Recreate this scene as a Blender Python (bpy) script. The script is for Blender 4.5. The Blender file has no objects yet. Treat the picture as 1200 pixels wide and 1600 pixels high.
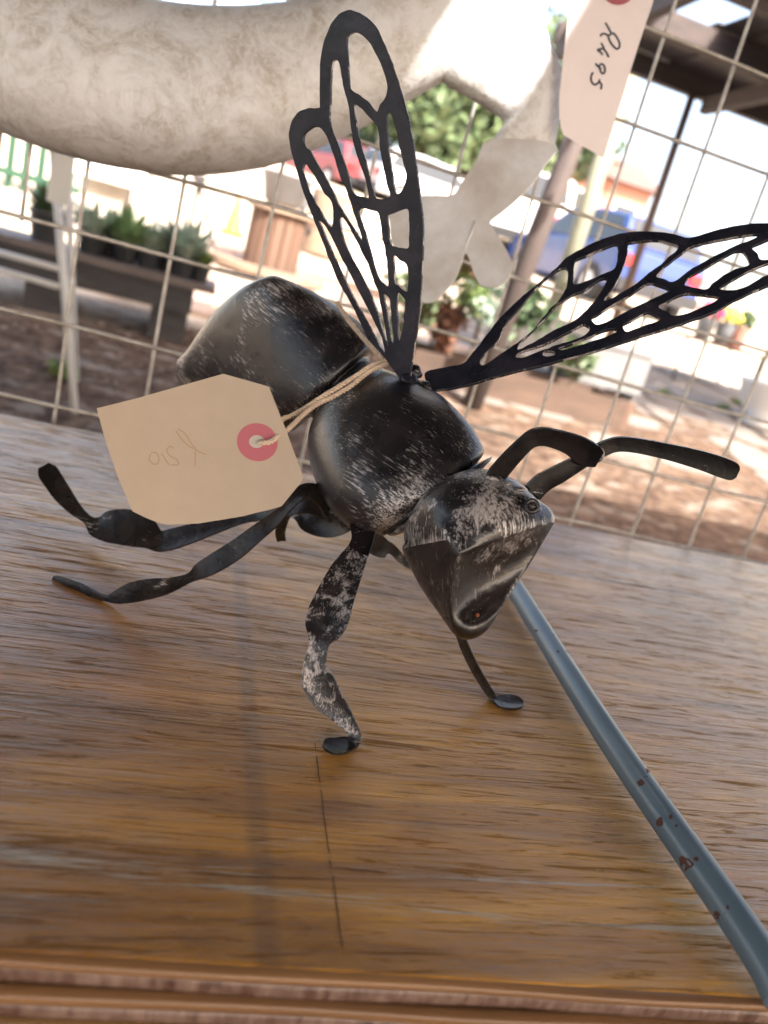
import bpy, bmesh, math, random
import numpy as np
from mathutils import Vector, Matrix, noise as mnoise
random.seed(7); rng = np.random.default_rng(7)
S = bpy.context.scene; COL = S.collection
PI = math.pi
# ------------------------------------------------------------------ camera
F = 1235.0; CAMZ = 0.85; TOP = 0.58
_D = Vector((-1098, 3923, F)).normalized()
_X = Vector((4295, 813, F)); _X = (_X - _D*_X.dot(_D)).normalized()
_Z = -_D; _Y = _X.cross(_D)
RW = Matrix((_X, _Y, _Z))
CAM = Vector((0, 0, CAMZ))
cam = bpy.data.objects.new('camera', bpy.data.cameras.new('camera')); COL.objects.link(cam)
cr = RW @ Vector((1,0,0)); cd = RW @ Vector((0,1,0)); cf = RW @ Vector((0,0,1))
m = Matrix.Identity(4)
for i in range(3):
    m[i][0] = cr[i]; m[i][1] = -cd[i]; m[i][2] = -cf[i]; m[i][3] = CAM[i]
cam.matrix_world = m
cam.data.sensor_fit = 'VERTICAL'; cam.data.sensor_height = 36; cam.data.lens = 36*F/1600
cam.data.clip_start = .01; cam.data.clip_end = 600
cam.data.dof.use_dof = True; cam.data.dof.focus_distance = .50; cam.data.dof.aperture_fstop = 6.0
S.camera = cam
# ------------------------------------------------------------------ light
SUN = Vector((0.42, -1.0, 1.12)).normalized()          # towards the sun
w = bpy.data.worlds.new('World'); S.world = w; w.use_nodes = True
nt = w.node_tree; bg = nt.nodes['Background']
sky = nt.nodes.new('ShaderNodeTexSky'); sky.sky_type = 'NISHITA'; sky.sun_disc = False
sky.sun_elevation = math.asin(SUN.z); sky.sun_rotation = math.atan2(SUN.x, SUN.y)
sky.dust_density = 5.0; sky.air_density = 1.0; sky.ozone_density = .6
wbm = nt.nodes.new('ShaderNodeMix'); wbm.data_type = 'RGBA'; wbm.blend_type = 'MULTIPLY'; wbm.inputs[0].default_value = 1
nt.links.new(sky.outputs[0], wbm.inputs[6]); wbm.inputs[7].default_value = (1.14, 1.02, .93, 1)
nt.links.new(wbm.outputs[2], bg.inputs[0]); bg.inputs[1].default_value = .15
sl = bpy.data.lights.new('sun', 'SUN'); sl.energy = 3.2; sl.angle = math.radians(.5); sl.color = (1, .96, .91)
so = bpy.data.objects.new('sun', sl); COL.objects.link(so)
so.rotation_euler = SUN.to_track_quat('Z', 'Y').to_euler()
S.view_settings.view_transform = 'Standard'; S.view_settings.look = 'None'
S.view_settings.exposure = 2.42; S.view_settings.gamma = 1
# ------------------------------------------------------------------ picture ray helpers (return points in the place)
def ray(px, py): return RW @ Vector(((px-600)/F, (py-800)/F, 1.0))
def P(px, py, d): return CAM + ray(px, py)*d
def T(px, py, h=0.0):
    r = ray(px, py); return CAM + r*((TOP+h-CAMZ)/r.z)
def at(px, py, Y):
    r = ray(px, py); return CAM + r*(Y/r.y)
def gz(y):
    t = max(0., y-2.4); t = min(t, 26.); return .125*t*t/(t+.25)
def G(px, py):
    r = ray(px, py); t = 1.5
    while t < 80:
        p = CAM + r*t
        if p.z <= gz(p.y): return p
        t += .01
    return CAM + r*80
# ------------------------------------------------------------------ materials
def mat(name, col=(.5,.5,.5), rough=.6, metal=0., spec=.5, coat=0.):
    m = bpy.data.materials.new(name); m.use_nodes = True
    b = m.node_tree.nodes['Principled BSDF']
    b.inputs['Base Color'].default_value = (*col, 1); b.inputs['Roughness'].default_value = rough
    b.inputs['Metallic'].default_value = metal; b.inputs['Specular IOR Level'].default_value = spec
    b.inputs['Coat Weight'].default_value = coat
    return m
class NB:
    def __init__(s, m): s.m = m; s.t = m.node_tree; s.b = s.t.nodes['Principled BSDF']; s.L = s.t.links.new; s.co = s.t.nodes.new('ShaderNodeTexCoord')
    def n(s, k): return s.t.nodes.new(k)
    def map(s, scale=(1,1,1), rot=(0,0,0), loc=(0,0,0), src='Object'):
        n = s.n('ShaderNodeMapping'); n.inputs['Scale'].default_value = scale; n.inputs['Rotation'].default_value = rot; n.inputs['Location'].default_value = loc
        s.L(s.co.outputs[src], n.inputs['Vector']); return n.outputs[0]
    def noise(s, vec, scale=5, detail=5, rough=.6, dist=0.):
        n = s.n('ShaderNodeTexNoise'); s.L(vec, n.inputs['Vector']); n.inputs['Scale'].default_value = scale
        n.inputs['Detail'].default_value = detail; n.inputs['Roughness'].default_value = rough; n.inputs['Distortion'].default_value = dist
        return n.outputs['Fac']
    def ramp(s, fac, stops):
        n = s.n('ShaderNodeValToRGB'); e = n.color_ramp.elements
        while len(e) < len(stops): e.new(.5)
        for i, (p, c) in enumerate(stops):
            e[i].position = p; e[i].color = (*c, 1) if len(c) == 3 else c
        s.L(fac, n.inputs[0]); return n.outputs[0]
    def step(s, fac, a, b):
        n = s.n('ShaderNodeMapRange'); n.inputs[1].default_value = a; n.inputs[2].default_value = b
        s.L(fac, n.inputs[0]); return n.outputs[0]
    def math(s, op, a, b=None):
        n = s.n('ShaderNodeMath'); n.operation = op; n.use_clamp = False
        for i, v in enumerate((a, b)):
            if v is None: continue
            if isinstance(v, (int, float)): n.inputs[i].default_value = v
            else: s.L(v, n.inputs[i])
        return n.outputs[0]
    def mix(s, fac, a, b):
        n = s.n('ShaderNodeMix'); n.data_type = 'RGBA'
        if isinstance(fac, (int, float)): n.inputs[0].default_value = fac
        else: s.L(fac, n.inputs[0])
        for i, v in ((6, a), (7, b)):
            if isinstance(v, tuple): n.inputs[i].default_value = (*v, 1)
            else: s.L(v, n.inputs[i])
        return n.outputs[2]
    def bump(s, h, strength=.3, dist=.001, prev=None):
        n = s.n('ShaderNodeBump'); n.inputs['Strength'].default_value = strength; n.inputs['Distance'].default_value = dist
        s.L(h, n.inputs['Height'])
        if prev is not None: s.L(prev, n.inputs['Normal'])
        return n.outputs[0]
    def set(s, k, v):
        if isinstance(v, (int, float)): s.b.inputs[k].default_value = v
        elif isinstance(v, tuple): s.b.inputs[k].default_value = (*v, 1)
        else: s.L(v, s.b.inputs[k])

def noisy(name, c1, c2, scale=4, rough=.7, stretch=(1,1,1), metal=0., bump=.3, bd=.01, spec=.5, lo=.35, hi=.65):
    m = mat(name, c1, rough, metal, spec); q = NB(m)
    v = q.map(stretch); f = q.noise(v, scale, 6, .65)
    q.set('Base Color', q.mix(q.step(f, lo, hi), c1, c2))
    if bump: q.set('Normal', q.bump(f, bump, bd))
    return m

def m_paint(name, amount=0., axis=(.62,-.74,-.25), fr=(38,820), black=(.010,.009,.010), silver=(.50,.46,.44), scale=1.0, pscale=17, spec=.5):
    """black paint dry-brushed with silver; the strokes run along axis"""
    m = mat(name, black, .3, spec=spec); q = NB(m)
    n = q.n('ShaderNodeMapping'); n.vector_type = 'TEXTURE'
    n.inputs['Rotation'].default_value = Vector(axis).to_track_quat('X', 'Z').to_euler()
    n.inputs['Scale'].default_value = (1/(fr[0]*scale), 1/(fr[1]*scale), 1/(fr[1]*scale)); q.L(q.co.outputs['Object'], n.inputs['Vector'])
    st = q.noise(n.outputs[0], 1.0, 5, .7, .5)
    pa = q.noise(q.map((pscale*scale,)*3, loc=(.3,.1,.7)), 1.0, 4, .55, .5)
    fl = q.noise(q.map((420*scale,)*3), 1.0, 3, .6)
    a = q.math('ADD', q.math('MULTIPLY', st, .75), q.math('MULTIPLY', pa, .85))
    a = q.math('ADD', a, q.math('MULTIPLY', fl, .12))
    f = q.step(a, .96-amount, 1.07-amount)
    f = q.math('MINIMUM', q.math('MAXIMUM', f, 0.), 1.)
    brown = q.step(q.noise(q.map((45*scale,)*3, loc=(3,3,3)), 1, 3, .5), .45, .62)
    brown = q.math('MINIMUM', q.math('MAXIMUM', brown, 0.), 1.)
    bl = q.mix(brown, black, tuple(c*1.6+d for c, d in zip(black, (.004,.002,.001))))
    q.set('Base Color', q.mix(f, bl, silver))
    q.set('Metallic', q.math('MULTIPLY', f, .65))
    q.set('Roughness', q.math('ADD', q.math('MULTIPLY', f, .2), q.math('ADD', .14, q.math('MULTIPLY', pa, .26))))
    b1 = q.bump(st, .35, .0005); b2 = q.bump(pa, .3, .004, b1)
    dent = q.noise(q.map((70*scale,)*3, loc=(8,1,2)), 1, 2, .5)
    q.set('Normal', q.bump(dent, .35, .0016, b2))
    return m

M = {}
M['body'] = m_paint('black_paint_silver_brushed', .025, black=(.008,.007,.008))
M['thorax'] = m_paint('black_paint_brushed_across', .02, (.55,-.8,-.1))
M['head'] = m_paint('black_paint_head', .09, (.3,-.2,-.9), (60,620), pscale=42)
M['face'] = m_paint('black_paint_face', .005, (.3,-.2,-.9), (60,620), black=(.011,.008,.007), pscale=30, silver=(.33,.30,.29))
M['leg'] = m_paint('black_paint_leg', -.05, (1,-.3,0), (60,500), black=(.011,.009,.008), scale=1.3, spec=.35)
M['leg_silver'] = m_paint('black_paint_leg_worn', .075, (0,-.2,-1), (240,700), scale=1.7, pscale=85, silver=(.36,.33,.32))
M['feeler'] = m_paint('black_paint_feeler', -.12, (1,0,0), (60,500), black=(.0045,.004,.0042), scale=1.3, spec=.10)
M['wing'] = m_paint('black_paint_wing', -.30, (0,0,1), (60,400), black=(.010,.011,.017), spec=.3)
M['cut_edge'] = m_paint('worn_cut_edge', .12, (0,0,1), (200,500), scale=2)
M['bolt'] = m_paint('bolt_metal', .03, (1,0,0), (200,500), scale=2)
M['rust'] = mat('rust', (.2,.06,.02), .9)

# table wood
BANDX = T(408,1200).x - .3 - .002
def wood():
    m = mat('varnished_wood', (.25,.13,.06), .3); q = NB(m)
    g1 = q.noise(q.map((1.8, 24, 6)), 1, 9, .74, .9)
    g2 = q.noise(q.map((30, 620, 20), loc=(3,1,0)), 1, 5, .75, .3)
    g3 = q.noise(q.map((15, 170, 9), loc=(1,2,0)), 1, 5, .65, 1.1)
    bl = q.noise(q.map((3.0, 6.5, 2), loc=(.6,.2,0)), 1, 5, .6, .8)
    c = q.mix(q.step(g1, .36, .64), (.11,.042,.006), (.40,.165,.018))
    c2 = q.mix(q.step(g1, .36, .64), (.25,.10,.010), (.66,.32,.03))
    c = q.mix(q.step(bl, .42, .58), c, c2)
    c = q.mix(q.math('MULTIPLY', q.step(g3, .45, .7), .28), c, (.36,.17,.04))
    grv = q.noise(q.map((13, 200, 9), loc=(7,2,0)), 1, 5, .7, 1.6)
    gro = q.math('MINIMUM', q.math('MAXIMUM', q.step(grv, .45, .39), 0.), 1.)
    c = q.mix(q.math('MULTIPLY', gro, .38), c, (.06,.028,.012))
    # faint dark band running towards the front edge
    sp0 = q.n('ShaderNodeSeparateXYZ'); q.L(q.co.outputs['Object'], sp0.inputs[0])
    dx = q.math('ABSOLUTE', q.math('SUBTRACT', q.math('ADD', sp0.outputs[0], q.math('MULTIPLY', g1, .004)), BANDX))
    bd_ = q.math('MINIMUM', q.math('MAXIMUM', q.step(dx, .0075, .003), 0.), 1.)
    c = q.mix(q.math('MULTIPLY', bd_, .38), c, (.07,.032,.014))
    # colour mixed greyer towards the far right
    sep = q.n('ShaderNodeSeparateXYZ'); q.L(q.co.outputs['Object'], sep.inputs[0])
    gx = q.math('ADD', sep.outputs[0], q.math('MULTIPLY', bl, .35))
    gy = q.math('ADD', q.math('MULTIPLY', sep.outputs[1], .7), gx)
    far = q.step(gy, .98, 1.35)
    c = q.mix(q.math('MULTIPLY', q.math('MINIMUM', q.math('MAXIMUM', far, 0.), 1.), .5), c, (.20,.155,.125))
    # limewash streaks left in the grain
    st = q.noise(q.map((4.5, 95, 9), loc=(.2,.05,0)), 1, 7, .72, .5)
    zone = q.noise(q.map((1.3, 14, 2), loc=(1.2,.33,0)), 1, 2, .5)
    band = q.math('MINIMUM', q.step(sep.outputs[1], -.353, -.338), q.step(sep.outputs[1], -.27, -.30)); zz = q.math('MAXIMUM', q.math('MULTIPLY', band, .9), q.step(zone, .60, .68)); ws = q.math('MULTIPLY', q.step(st, .55, .62), zz)
    ws = q.math('MINIMUM', q.math('MAXIMUM', ws, 0.), 1.)
    c = q.mix(q.math('MULTIPLY', ws, .8), c, (.42,.40,.34))
    q.set('Base Color', c)
    q.set('Roughness', q.math('ADD', q.math('MULTIPLY', gro, .3), q.math('ADD', .20, q.math('MULTIPLY', g2, .2))))
    h = q.math('ADD', q.math('MULTIPLY', g3, 1.3), q.math('MULTIPLY', g2, .45)); h = q.math('SUBTRACT', h, q.math('MULTIPLY', gro, .5))
    b1 = q.bump(h, 1.0, .0009); rip = q.noise(q.map((6, 48, 3), loc=(0,4,0)), 1, 3, .5, .5)
    q.set('Normal', q.bump(rip, .6, .0006, b1))
    shine = q.math('MINIMUM', q.math('MAXIMUM', q.step(grv, .38, .52), 0.), 1.)
    q.set('Specular IOR Level', q.math('ADD', .10, q.math('MULTIPLY', shine, .55))); q.set('Coat Weight', q.math('ADD', .02, q.math('MULTIPLY', shine, .42))); q.b.inputs['Coat Roughness'].default_value = .12; q.b.inputs['Coat IOR'].default_value = 1.55
    q.L(q.bump(h, 1.0, .0007, q.bump(rip, .6, .0005)), q.b.inputs['Coat Normal'])
    return m
M['wood'] = wood()
M['ply_light'] = noisy('ply_edge_light', (.24,.125,.05), (.14,.07,.03), 1, .4, (3,60,200), bump=.3, bd=.0005)
M['ply_dark'] = noisy('ply_edge_end_grain', (.06,.025,.015), (.20,.13,.10), 1, .4, (190,40,60), bump=.8, bd=.0008)
M['ply_under'] = noisy('ply_edge_under', (.2,.1,.03), (.12,.07,.03), 1, .5, (3,60,200), bump=.3, bd=.0005)
M['crack'] = mat('crack_dark', (.045,.022,.012), .6)
# blue pipe
def pipe_mat():
    m = mat('chipped_blue_paint', (.12,.19,.24), .32); q = NB(m)
    n1 = q.noise(q.map((75,75,75), loc=(.4,.8,.1)), 1, 4, .55)
    n2 = q.noise(q.map((14,14,14)), 1, 3, .6)
    ch = q.math('MULTIPLY', q.step(n1, .66, .67), q.step(n2, .47, .52))
    ch = q.math('MINIMUM', q.math('MAXIMUM', ch, 0.), 1.)
    sp = q.step(q.noise(q.map((260,260,90), loc=(2,0,1)), 1, 2, .5), .74, .77)
    sp = q.math('MINIMUM', q.math('MAXIMUM', sp, 0.), 1.)
    ch = q.math('MAXIMUM', ch, q.math('MULTIPLY', sp, .8))
    base = q.mix(q.step(n2, .3, .7), (.085,.13,.16), (.13,.175,.20))
    q.set('Base Color', q.mix(ch, base, (.10,.035,.02)))
    q.set('Roughness', q.math('ADD', .28, q.math('MULTIPLY', ch, .5)))
    inv = q.math('SUBTRACT', 1., ch); q.set('Normal', q.bump(inv, .8, .0005))
    return m
M['pipe'] = pipe_mat(); M['chip'] = mat('rust_chip', (.085,.03,.018), .85)
M['wire'] = noisy('galvanised_wire', (.56,.54,.50), (.33,.30,.26), 60, .5, (1,1,1), .35, .3, .001)
# weathered sheet metal of the big sculpture
def sheet():
    m = mat('whitewashed_sheet_metal', (.5,.5,.5), .5); q = NB(m)
    a = q.noise(q.map((14,14,14), loc=(1,2,3)), 1, 9, .74, 1.6)
    b = q.noise(q.map((95,60,95)), 1, 6, .8, 1.0)
    p = q.noise(q.map((5,5,5), loc=(4,0,0)), 1, 3, .5)
    c = q.mix(q.step(a, .42, .62), (.70,.70,.70), (.46,.42,.37))
    c = q.mix(q.math('MULTIPLY', q.step(b, .47, .56), .6), c, (.74,.73,.72))
    sp = q.math('MULTIPLY', q.step(b, .35, .27), q.step(p, .45, .6))
    c = q.mix(q.math('MINIMUM', q.math('MAXIMUM', sp, 0.), 1.), c, (.16,.10,.06))
    q.set('Base Color', c); q.set('Metallic', .25); q.set('Roughness', q.math('ADD', .38, q.math('MULTIPLY', b, .25)))
    q.set('Normal', q.bump(q.math('ADD', a, q.math('MULTIPLY', b, .6)), .6, .004))
    return m
M['sheet'] = sheet()
M['foot'] = noisy('galvanised_sheet', (.86,.86,.87), (.60,.56,.51), 14, .36, (1,1,1), .4, .2, .002)
def paper(name, c1, c2):
    m = mat(name, c1, .8, spec=.2); q = NB(m)
    f = q.noise(q.map((60,60,60)), 1, 4, .6); g = q.noise(q.map((1500,1500,1500)), 1, 2, .5)
    q.set('Base Color', q.mix(f, c1, c2)); q.set('Normal', q.bump(g, .15, .0002))
    q.set('Transmission Weight', 0.); return m
M['card'] = paper('manila_card', (.43,.35,.27), (.37,.30,.23))
M['card_pale'] = paper('pale_card', (.84,.75,.74), (.78,.70,.69))
M['pink'] = mat('pink_paper_ring', (.40,.12,.145), .8, spec=.2)
M['grommet'] = mat('grey_eyelet', (.42,.38,.32), .7)
M['ink'] = mat('blue_black_ink', (.02,.03,.05), .5)
M['ghost'] = mat('ink_showing_through', (.34,.235,.155), .85, spec=.2)
M['string'] = noisy('cotton_string', (.62,.50,.38), (.45,.34,.25), 900, .9, bump=.6, bd=.0004)
# outside
M['steel_white'] = mat('white_tube', (.6,.59,.57), .45)
M['dark_wood'] = noisy('dark_stained_wood', (.022,.02,.023), (.045,.04,.04), 8, .6, (1,6,6))
M['bench_top'] = noisy('worn_bench_top', (.07,.055,.05), (.13,.105,.095), 8, .6, (1,6,6))
M['brown_wood'] = noisy('old_brown_wood', (.15,.085,.055), (.08,.05,.035), 3, .75, (5,5,.6))
M['grey_wood'] = noisy('weathered_wood', (.30,.22,.155), (.19,.13,.09), 3, .8, (1,5,5))
M['post'] = noisy('grey_brown_post', (.085,.065,.058), (.055,.042,.038), 3, .8, (5,5,.6))
M['pole_green'] = noisy('grey_green_pole', (.24,.245,.17), (.17,.165,.12), 4, .8, (3,3,.7))
M['planter'] = noisy('planter_boards', (.095,.06,.042), (.06,.038,.027), 3, .8, (1,5,5))
M['pot'] = mat('black_pot', (.018,.019,.022), .45)
M['white'] = mat('white_paint', (.7,.69,.66), .5)
M['concrete'] = noisy('cast_concrete', (.42,.39,.34), (.33,.30,.26), 6, .85)
M['orange'] = mat('orange_plastic', (.75,.2,.04), .5)
M['zinc'] = noisy('zinc_sheet', (.22,.23,.24), (.17,.175,.18), 5, .4, metal=.3, bump=.1)
M['red'] = mat('red_car_paint', (.20,.035,.04), .25, coat=.5)
M['blue'] = mat('blue_car_paint', (.008,.035,.16), .25, coat=.5)
M['silver_car'] = mat('pale_car_paint', (.45,.46,.48), .3, coat=.5)
M['glass_dark'] = mat('car_glass', (.03,.035,.04), .08)
M['tyre'] = mat('tyre', (.02,.02,.02), .8)
M['green_rail'] = mat('green_rail_paint', (.015,.06,.035), .5)
M['wall_cream'] = noisy('cream_plaster', (.62,.55,.42), (.55,.48,.37), 1.5, .9)
M['wall_pink'] = noisy('red_brick_plaster', (.42,.20,.15), (.36,.17,.13), 1.5, .9)
M['roof_tile'] = noisy('roof_tiles', (.15,.095,.08), (.11,.07,.06), 3, .8)
M['roof_sheet'] = noisy('roof_sheet_underside', (.028,.027,.033), (.05,.04,.04), 2.5, .6, (1,1,1), .2)
M['beam'] = noisy('roof_beam', (.06,.045,.04), (.035,.028,.028), 5, .8, (1,5,5))
M['bark'] = noisy('bark', (.12,.085,.06), (.07,.05,.035), 6, .9)
M['leaf'] = noisy('leaf_green', (.12,.17,.075), (.07,.11,.05), 1.2, .55, bump=0)
M['leaf_fresh'] = noisy('leaf_fresh_green', (.20,.30,.14), (.13,.22,.09), 9, .6, bump=0)
M['leaf_dark'] = noisy('leaf_dark_green', (.065,.11,.05), (.045,.075,.035), 1.2, .55, bump=0)
M['leaf_grey'] = noisy('leaf_silver_green', (.36,.43,.36), (.22,.31,.23), 9, .6, bump=0)
M['leaf_lime'] = noisy('leaf_lime_green', (.16,.22,.05), (.10,.15,.045), 9, .6, bump=0)
M['leaf_red'] = noisy('leaf_rusty_red', (.20,.085,.05), (.13,.06,.04), 9, .6, bump=0)
M['pinkf'] = mat('pink_flower', (.75,.06,.2), .6); M['yellowf'] = mat('yellow_flower', (.8,.7,.12), .6)
def ground_mat():
    m = mat('earth_ground', (.3,.22,.15), .95, spec=.1); q = NB(m)
    a = q.noise(q.map((1.1,1.6,1)), 1, 5, .6, .3); b = q.noise(q.map((14,14,14)), 1, 6, .7)
    sep = q.n('ShaderNodeSeparateXYZ'); q.L(q.co.outputs['Object'], sep.inputs[0])
    y = q.math('ADD', sep.outputs[1], q.math('MULTIPLY', a, 1.6))
    y = q.math('SUBTRACT', y, q.math('MULTIPLY', sep.outputs[0], .35))
    soil = q.mix(q.step(b, .4, .62), (.06,.037,.026), (.17,.115,.08))
    sand = q.mix(q.step(b, .3, .7), (.42,.355,.27), (.52,.44,.345))
    f = q.math('MINIMUM', q.math('MAXIMUM', q.step(y, 5.35, 5.8), 0.), 1.)
    c = q.mix(f, soil, sand)
    li = q.step(q.noise(q.map((5,9,5), loc=(5,5,0)), 1, 4, .6), .56, .62)
    li = q.math('MULTIPLY', q.math('MINIMUM', q.math('MAXIMUM', li, 0.), 1.), .7)
    c = q.mix(li, c, (.26,.22,.18))
    back = q.math('MINIMUM', q.math('MAXIMUM', q.step(sep.outputs[1], -.2, -1.2), 0.), 1.)
    c = q.mix(back, c, (.20,.20,.205))  # unseen ground behind the camera, greyed to tune its bounce light
    q.set('Base Color', c); q.set('Normal', q.bump(b, .8, .03)); return m
M['ground'] = ground_mat()
M['stone'] = noisy('flagstone', (.20,.178,.155), (.15,.13,.112), 3, .8, bump=.4, bd=.01)
M['brick'] = noisy('pale_paver', (.40,.30,.23), (.32,.235,.18), 5, .85, bump=.4, bd=.005)
# ------------------------------------------------------------------ mesh helpers
def base_of(parent):
    v = Vector((0,0,0)); 
    while parent is not None: v += parent.location; parent = parent.parent
    return v
def obj(name, vf, mt, parent=None, world=True, smooth=False, sub=0, crease=None, auto=None):
    v, f = vf
    b = base_of(parent) if (parent is not None and world) else Vector((0,0,0))
    me = bpy.data.meshes.new(name); me.from_pydata([tuple(Vector(p)-b) for p in v], [], f); me.update()
    me.materials.append(mt)
    if smooth: me.polygons.foreach_set('use_smooth', [True]*len(me.polygons))
    o = bpy.data.objects.new(name, me); COL.objects.link(o)
    if parent is not None: o.parent = parent
    if crease:
        at_ = me.attributes.new('crease_edge', 'FLOAT', 'EDGE')
        for e in me.edges:
            k = tuple(sorted(e.vertices)); at_.data[e.index].value = crease.get(k, 0.)
    if sub:
        md = o.modifiers.new('sub', 'SUBSURF'); md.levels = md.render_levels = sub
    if auto: me.set_sharp_from_angle(angle=auto)
    return o
def fixn(o):
    bm = bmesh.new(); bm.from_mesh(o.data); bmesh.ops.recalc_face_normals(bm, faces=bm.faces); bm.to_mesh(o.data); bm.free(); return o
def tag(o, label, cat, group=None, kind=None):
    o['label'] = label; o['category'] = cat
    if group: o['group'] = group
    if kind: o['kind'] = kind
    return o
def thing(name, label, cat, loc=(0,0,0), group=None):
    o = bpy.data.objects.new(name, None); COL.objects.link(o); o.location = loc; o.empty_display_size = .1
    return tag(o, label, cat, group)
def struct(o): o['kind'] = 'structure'; return o
def join(*vfs):
    V = []; Fc = []
    for v, f in vfs:
        n = len(V); V += [tuple(p) for p in v]; Fc += [tuple(i+n for i in q) for q in f]
    return V, Fc
def box(x0, x1, y0, y1, z0, z1):
    v = [(x,y,z) for z in (z0,z1) for y in (y0,y1) for x in (x0,x1)]
    return v, [(0,2,3,1),(4,5,7,6),(0,1,5,4),(2,6,7,3),(0,4,6,2),(1,3,7,5)]
def xf(vf, loc=(0,0,0), rz=0., s=1.):
    c, n = math.cos(rz), math.sin(rz)
    return [(loc[0]+s*(p[0]*c-p[1]*n), loc[1]+s*(p[0]*n+p[1]*c), loc[2]+s*p[2]) for p in vf[0]], vf[1]
def catmull(pts, n=6, closed=False):
    pts = [np.array(p, float) for p in pts]; out = []; N = len(pts)
    rngi = range(N) if closed else range(N-1)
    for i in rngi:
        if closed: p0, p1, p2, p3 = pts[i-1], pts[i], pts[(i+1)%N], pts[(i+2)%N]
        else: p0, p1, p2, p3 = pts[max(i-1,0)], pts[i], pts[i+1], pts[min(i+2,N-1)]
        for k in range(n):
            t = k/n
            out.append(.5*((2*p1)+(-p0+p2)*t+(2*p0-5*p1+4*p2-p3)*t*t+(-p0+3*p1-3*p2+p3)*t**3))
    if not closed: out.append(pts[-1])
    return out
def loft(rings, cap=True, closed=True):
    V = [tuple(p) for r in rings for p in r]; n = len(rings[0]); Fc = []
    for i in range(len(rings)-1):
        for j in range(n if closed else n-1):
            a = i*n+j; b = i*n+(j+1)%n; Fc.append((a, b, b+n, a+n))
    if cap:
        Fc.append(tuple(range(n-1, -1, -1))); k = (len(rings)-1)*n; Fc.append(tuple(k+i for i in range(n)))
    return V, Fc
def tube(pts, r, n=8, cap=True):
    pts = [Vector(p) for p in pts]; rings = []
    up = Vector((0,0,1)); prev = None
    for i, p in enumerate(pts):
        t = (pts[min(i+1,len(pts)-1)]-pts[max(i-1,0)]).normalized()
        if prev is None:
            a = up if abs(t.z) < .9 else Vector((1,0,0)); u = t.cross(a).normalized()
        else: u = (prev - t*prev.dot(t)).normalized()
        prev = u; v = t.cross(u); rr = r[i] if isinstance(r, (list, tuple)) else r
        rings.append([p+(u*math.cos(2*PI*k/n)+v*math.sin(2*PI*k/n))*rr for k in range(n)])
    return loft(rings, cap)
def lathe(prof, n=20, c=(0,0,0)):
    rings = [[(c[0]+r*math.cos(2*PI*k/n), c[1]+r*math.sin(2*PI*k/n), c[2]+z) for k in range(n)] for r, z in prof]
    return loft(rings, True)
def ribbon(pts, thick=.0016, n=5, bow=.12):
    n = max(n, 1)
    """flat strip of sheet metal: pts = (point, half-width vector)"""
    C_ = catmull([tuple(p)+tuple(h) for p, h in pts], n) if n > 1 else [tuple(p)+tuple(h) for p, h in pts]; rings = []
    cs = [Vector(c[:3]) for c in C_]; hs = [Vector(c[3:]) for c in C_]
    for i, (c, h) in enumerate(zip(cs, hs)):
        t = (cs[min(i+1,len(cs)-1)]-cs[max(i-1,0)]).normalized()
        nn = t.cross(h).normalized(); L = h.length
        ring = []
        for s_, b_ in ((-1,0),(-.5,.75),(0,1),(.5,.75),(1,0)):
            ring.append(c + h*s_ + nn*(L*bow*b_ + thick*.5))
        for s_, b_ in ((1,0),(.5,.75),(0,1),(-.5,.75),(-1,0)):
            ring.append(c + h*s_ + nn*(L*bow*b_ - thick*.5))
        rings.append(ring)
    return loft(rings, True)
def pribbon(spec, thick=.0016, n=5, bow=.12, tilt=.0):
    """spec rows: (px, py, depth or 't' (on the table), half-width in photo pixels[, depth skew])"""
    q = []
    for i, r in enumerate(spec):
        p = T(r[0], r[1], .0025) if r[2] == 't' else P(r[0], r[1], r[2])
        a = spec[max(i-1,0)]; b = spec[min(i+1,len(spec)-1)]
        dx, dy = b[0]-a[0], b[1]-a[1]; L = math.hypot(dx, dy) or 1
        dep = (p-CAM).dot(cf); k = r[3]/F*dep
        h = (cr*(-dy/L) + cd*(dx/L))*k
        if r[2] == 't': h = T(r[0]-dy/L*r[3], r[1]+dx/L*r[3], .0025)-p
        sk = r[4] if len(r) > 4 else tilt
        if r[2] != 't': h = h + cf*(k*sk)
        q.append((p, h))
    return ribbon(q, thick, n, bow)
def ico(c, r, sub=1):
    bm = bmesh.new(); bmesh.ops.create_icosphere(bm, subdivisions=sub, radius=1)
    rr = r if isinstance(r, (tuple, list)) else (r, r, r)
    v = [(c[0]+p.co.x*rr[0], c[1]+p.co.y*rr[1], c[2]+p.co.z*rr[2]) for p in bm.verts]; f = [tuple(x.index for x in q.verts) for q in bm.faces]
    bm.free(); return v, f
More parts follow.
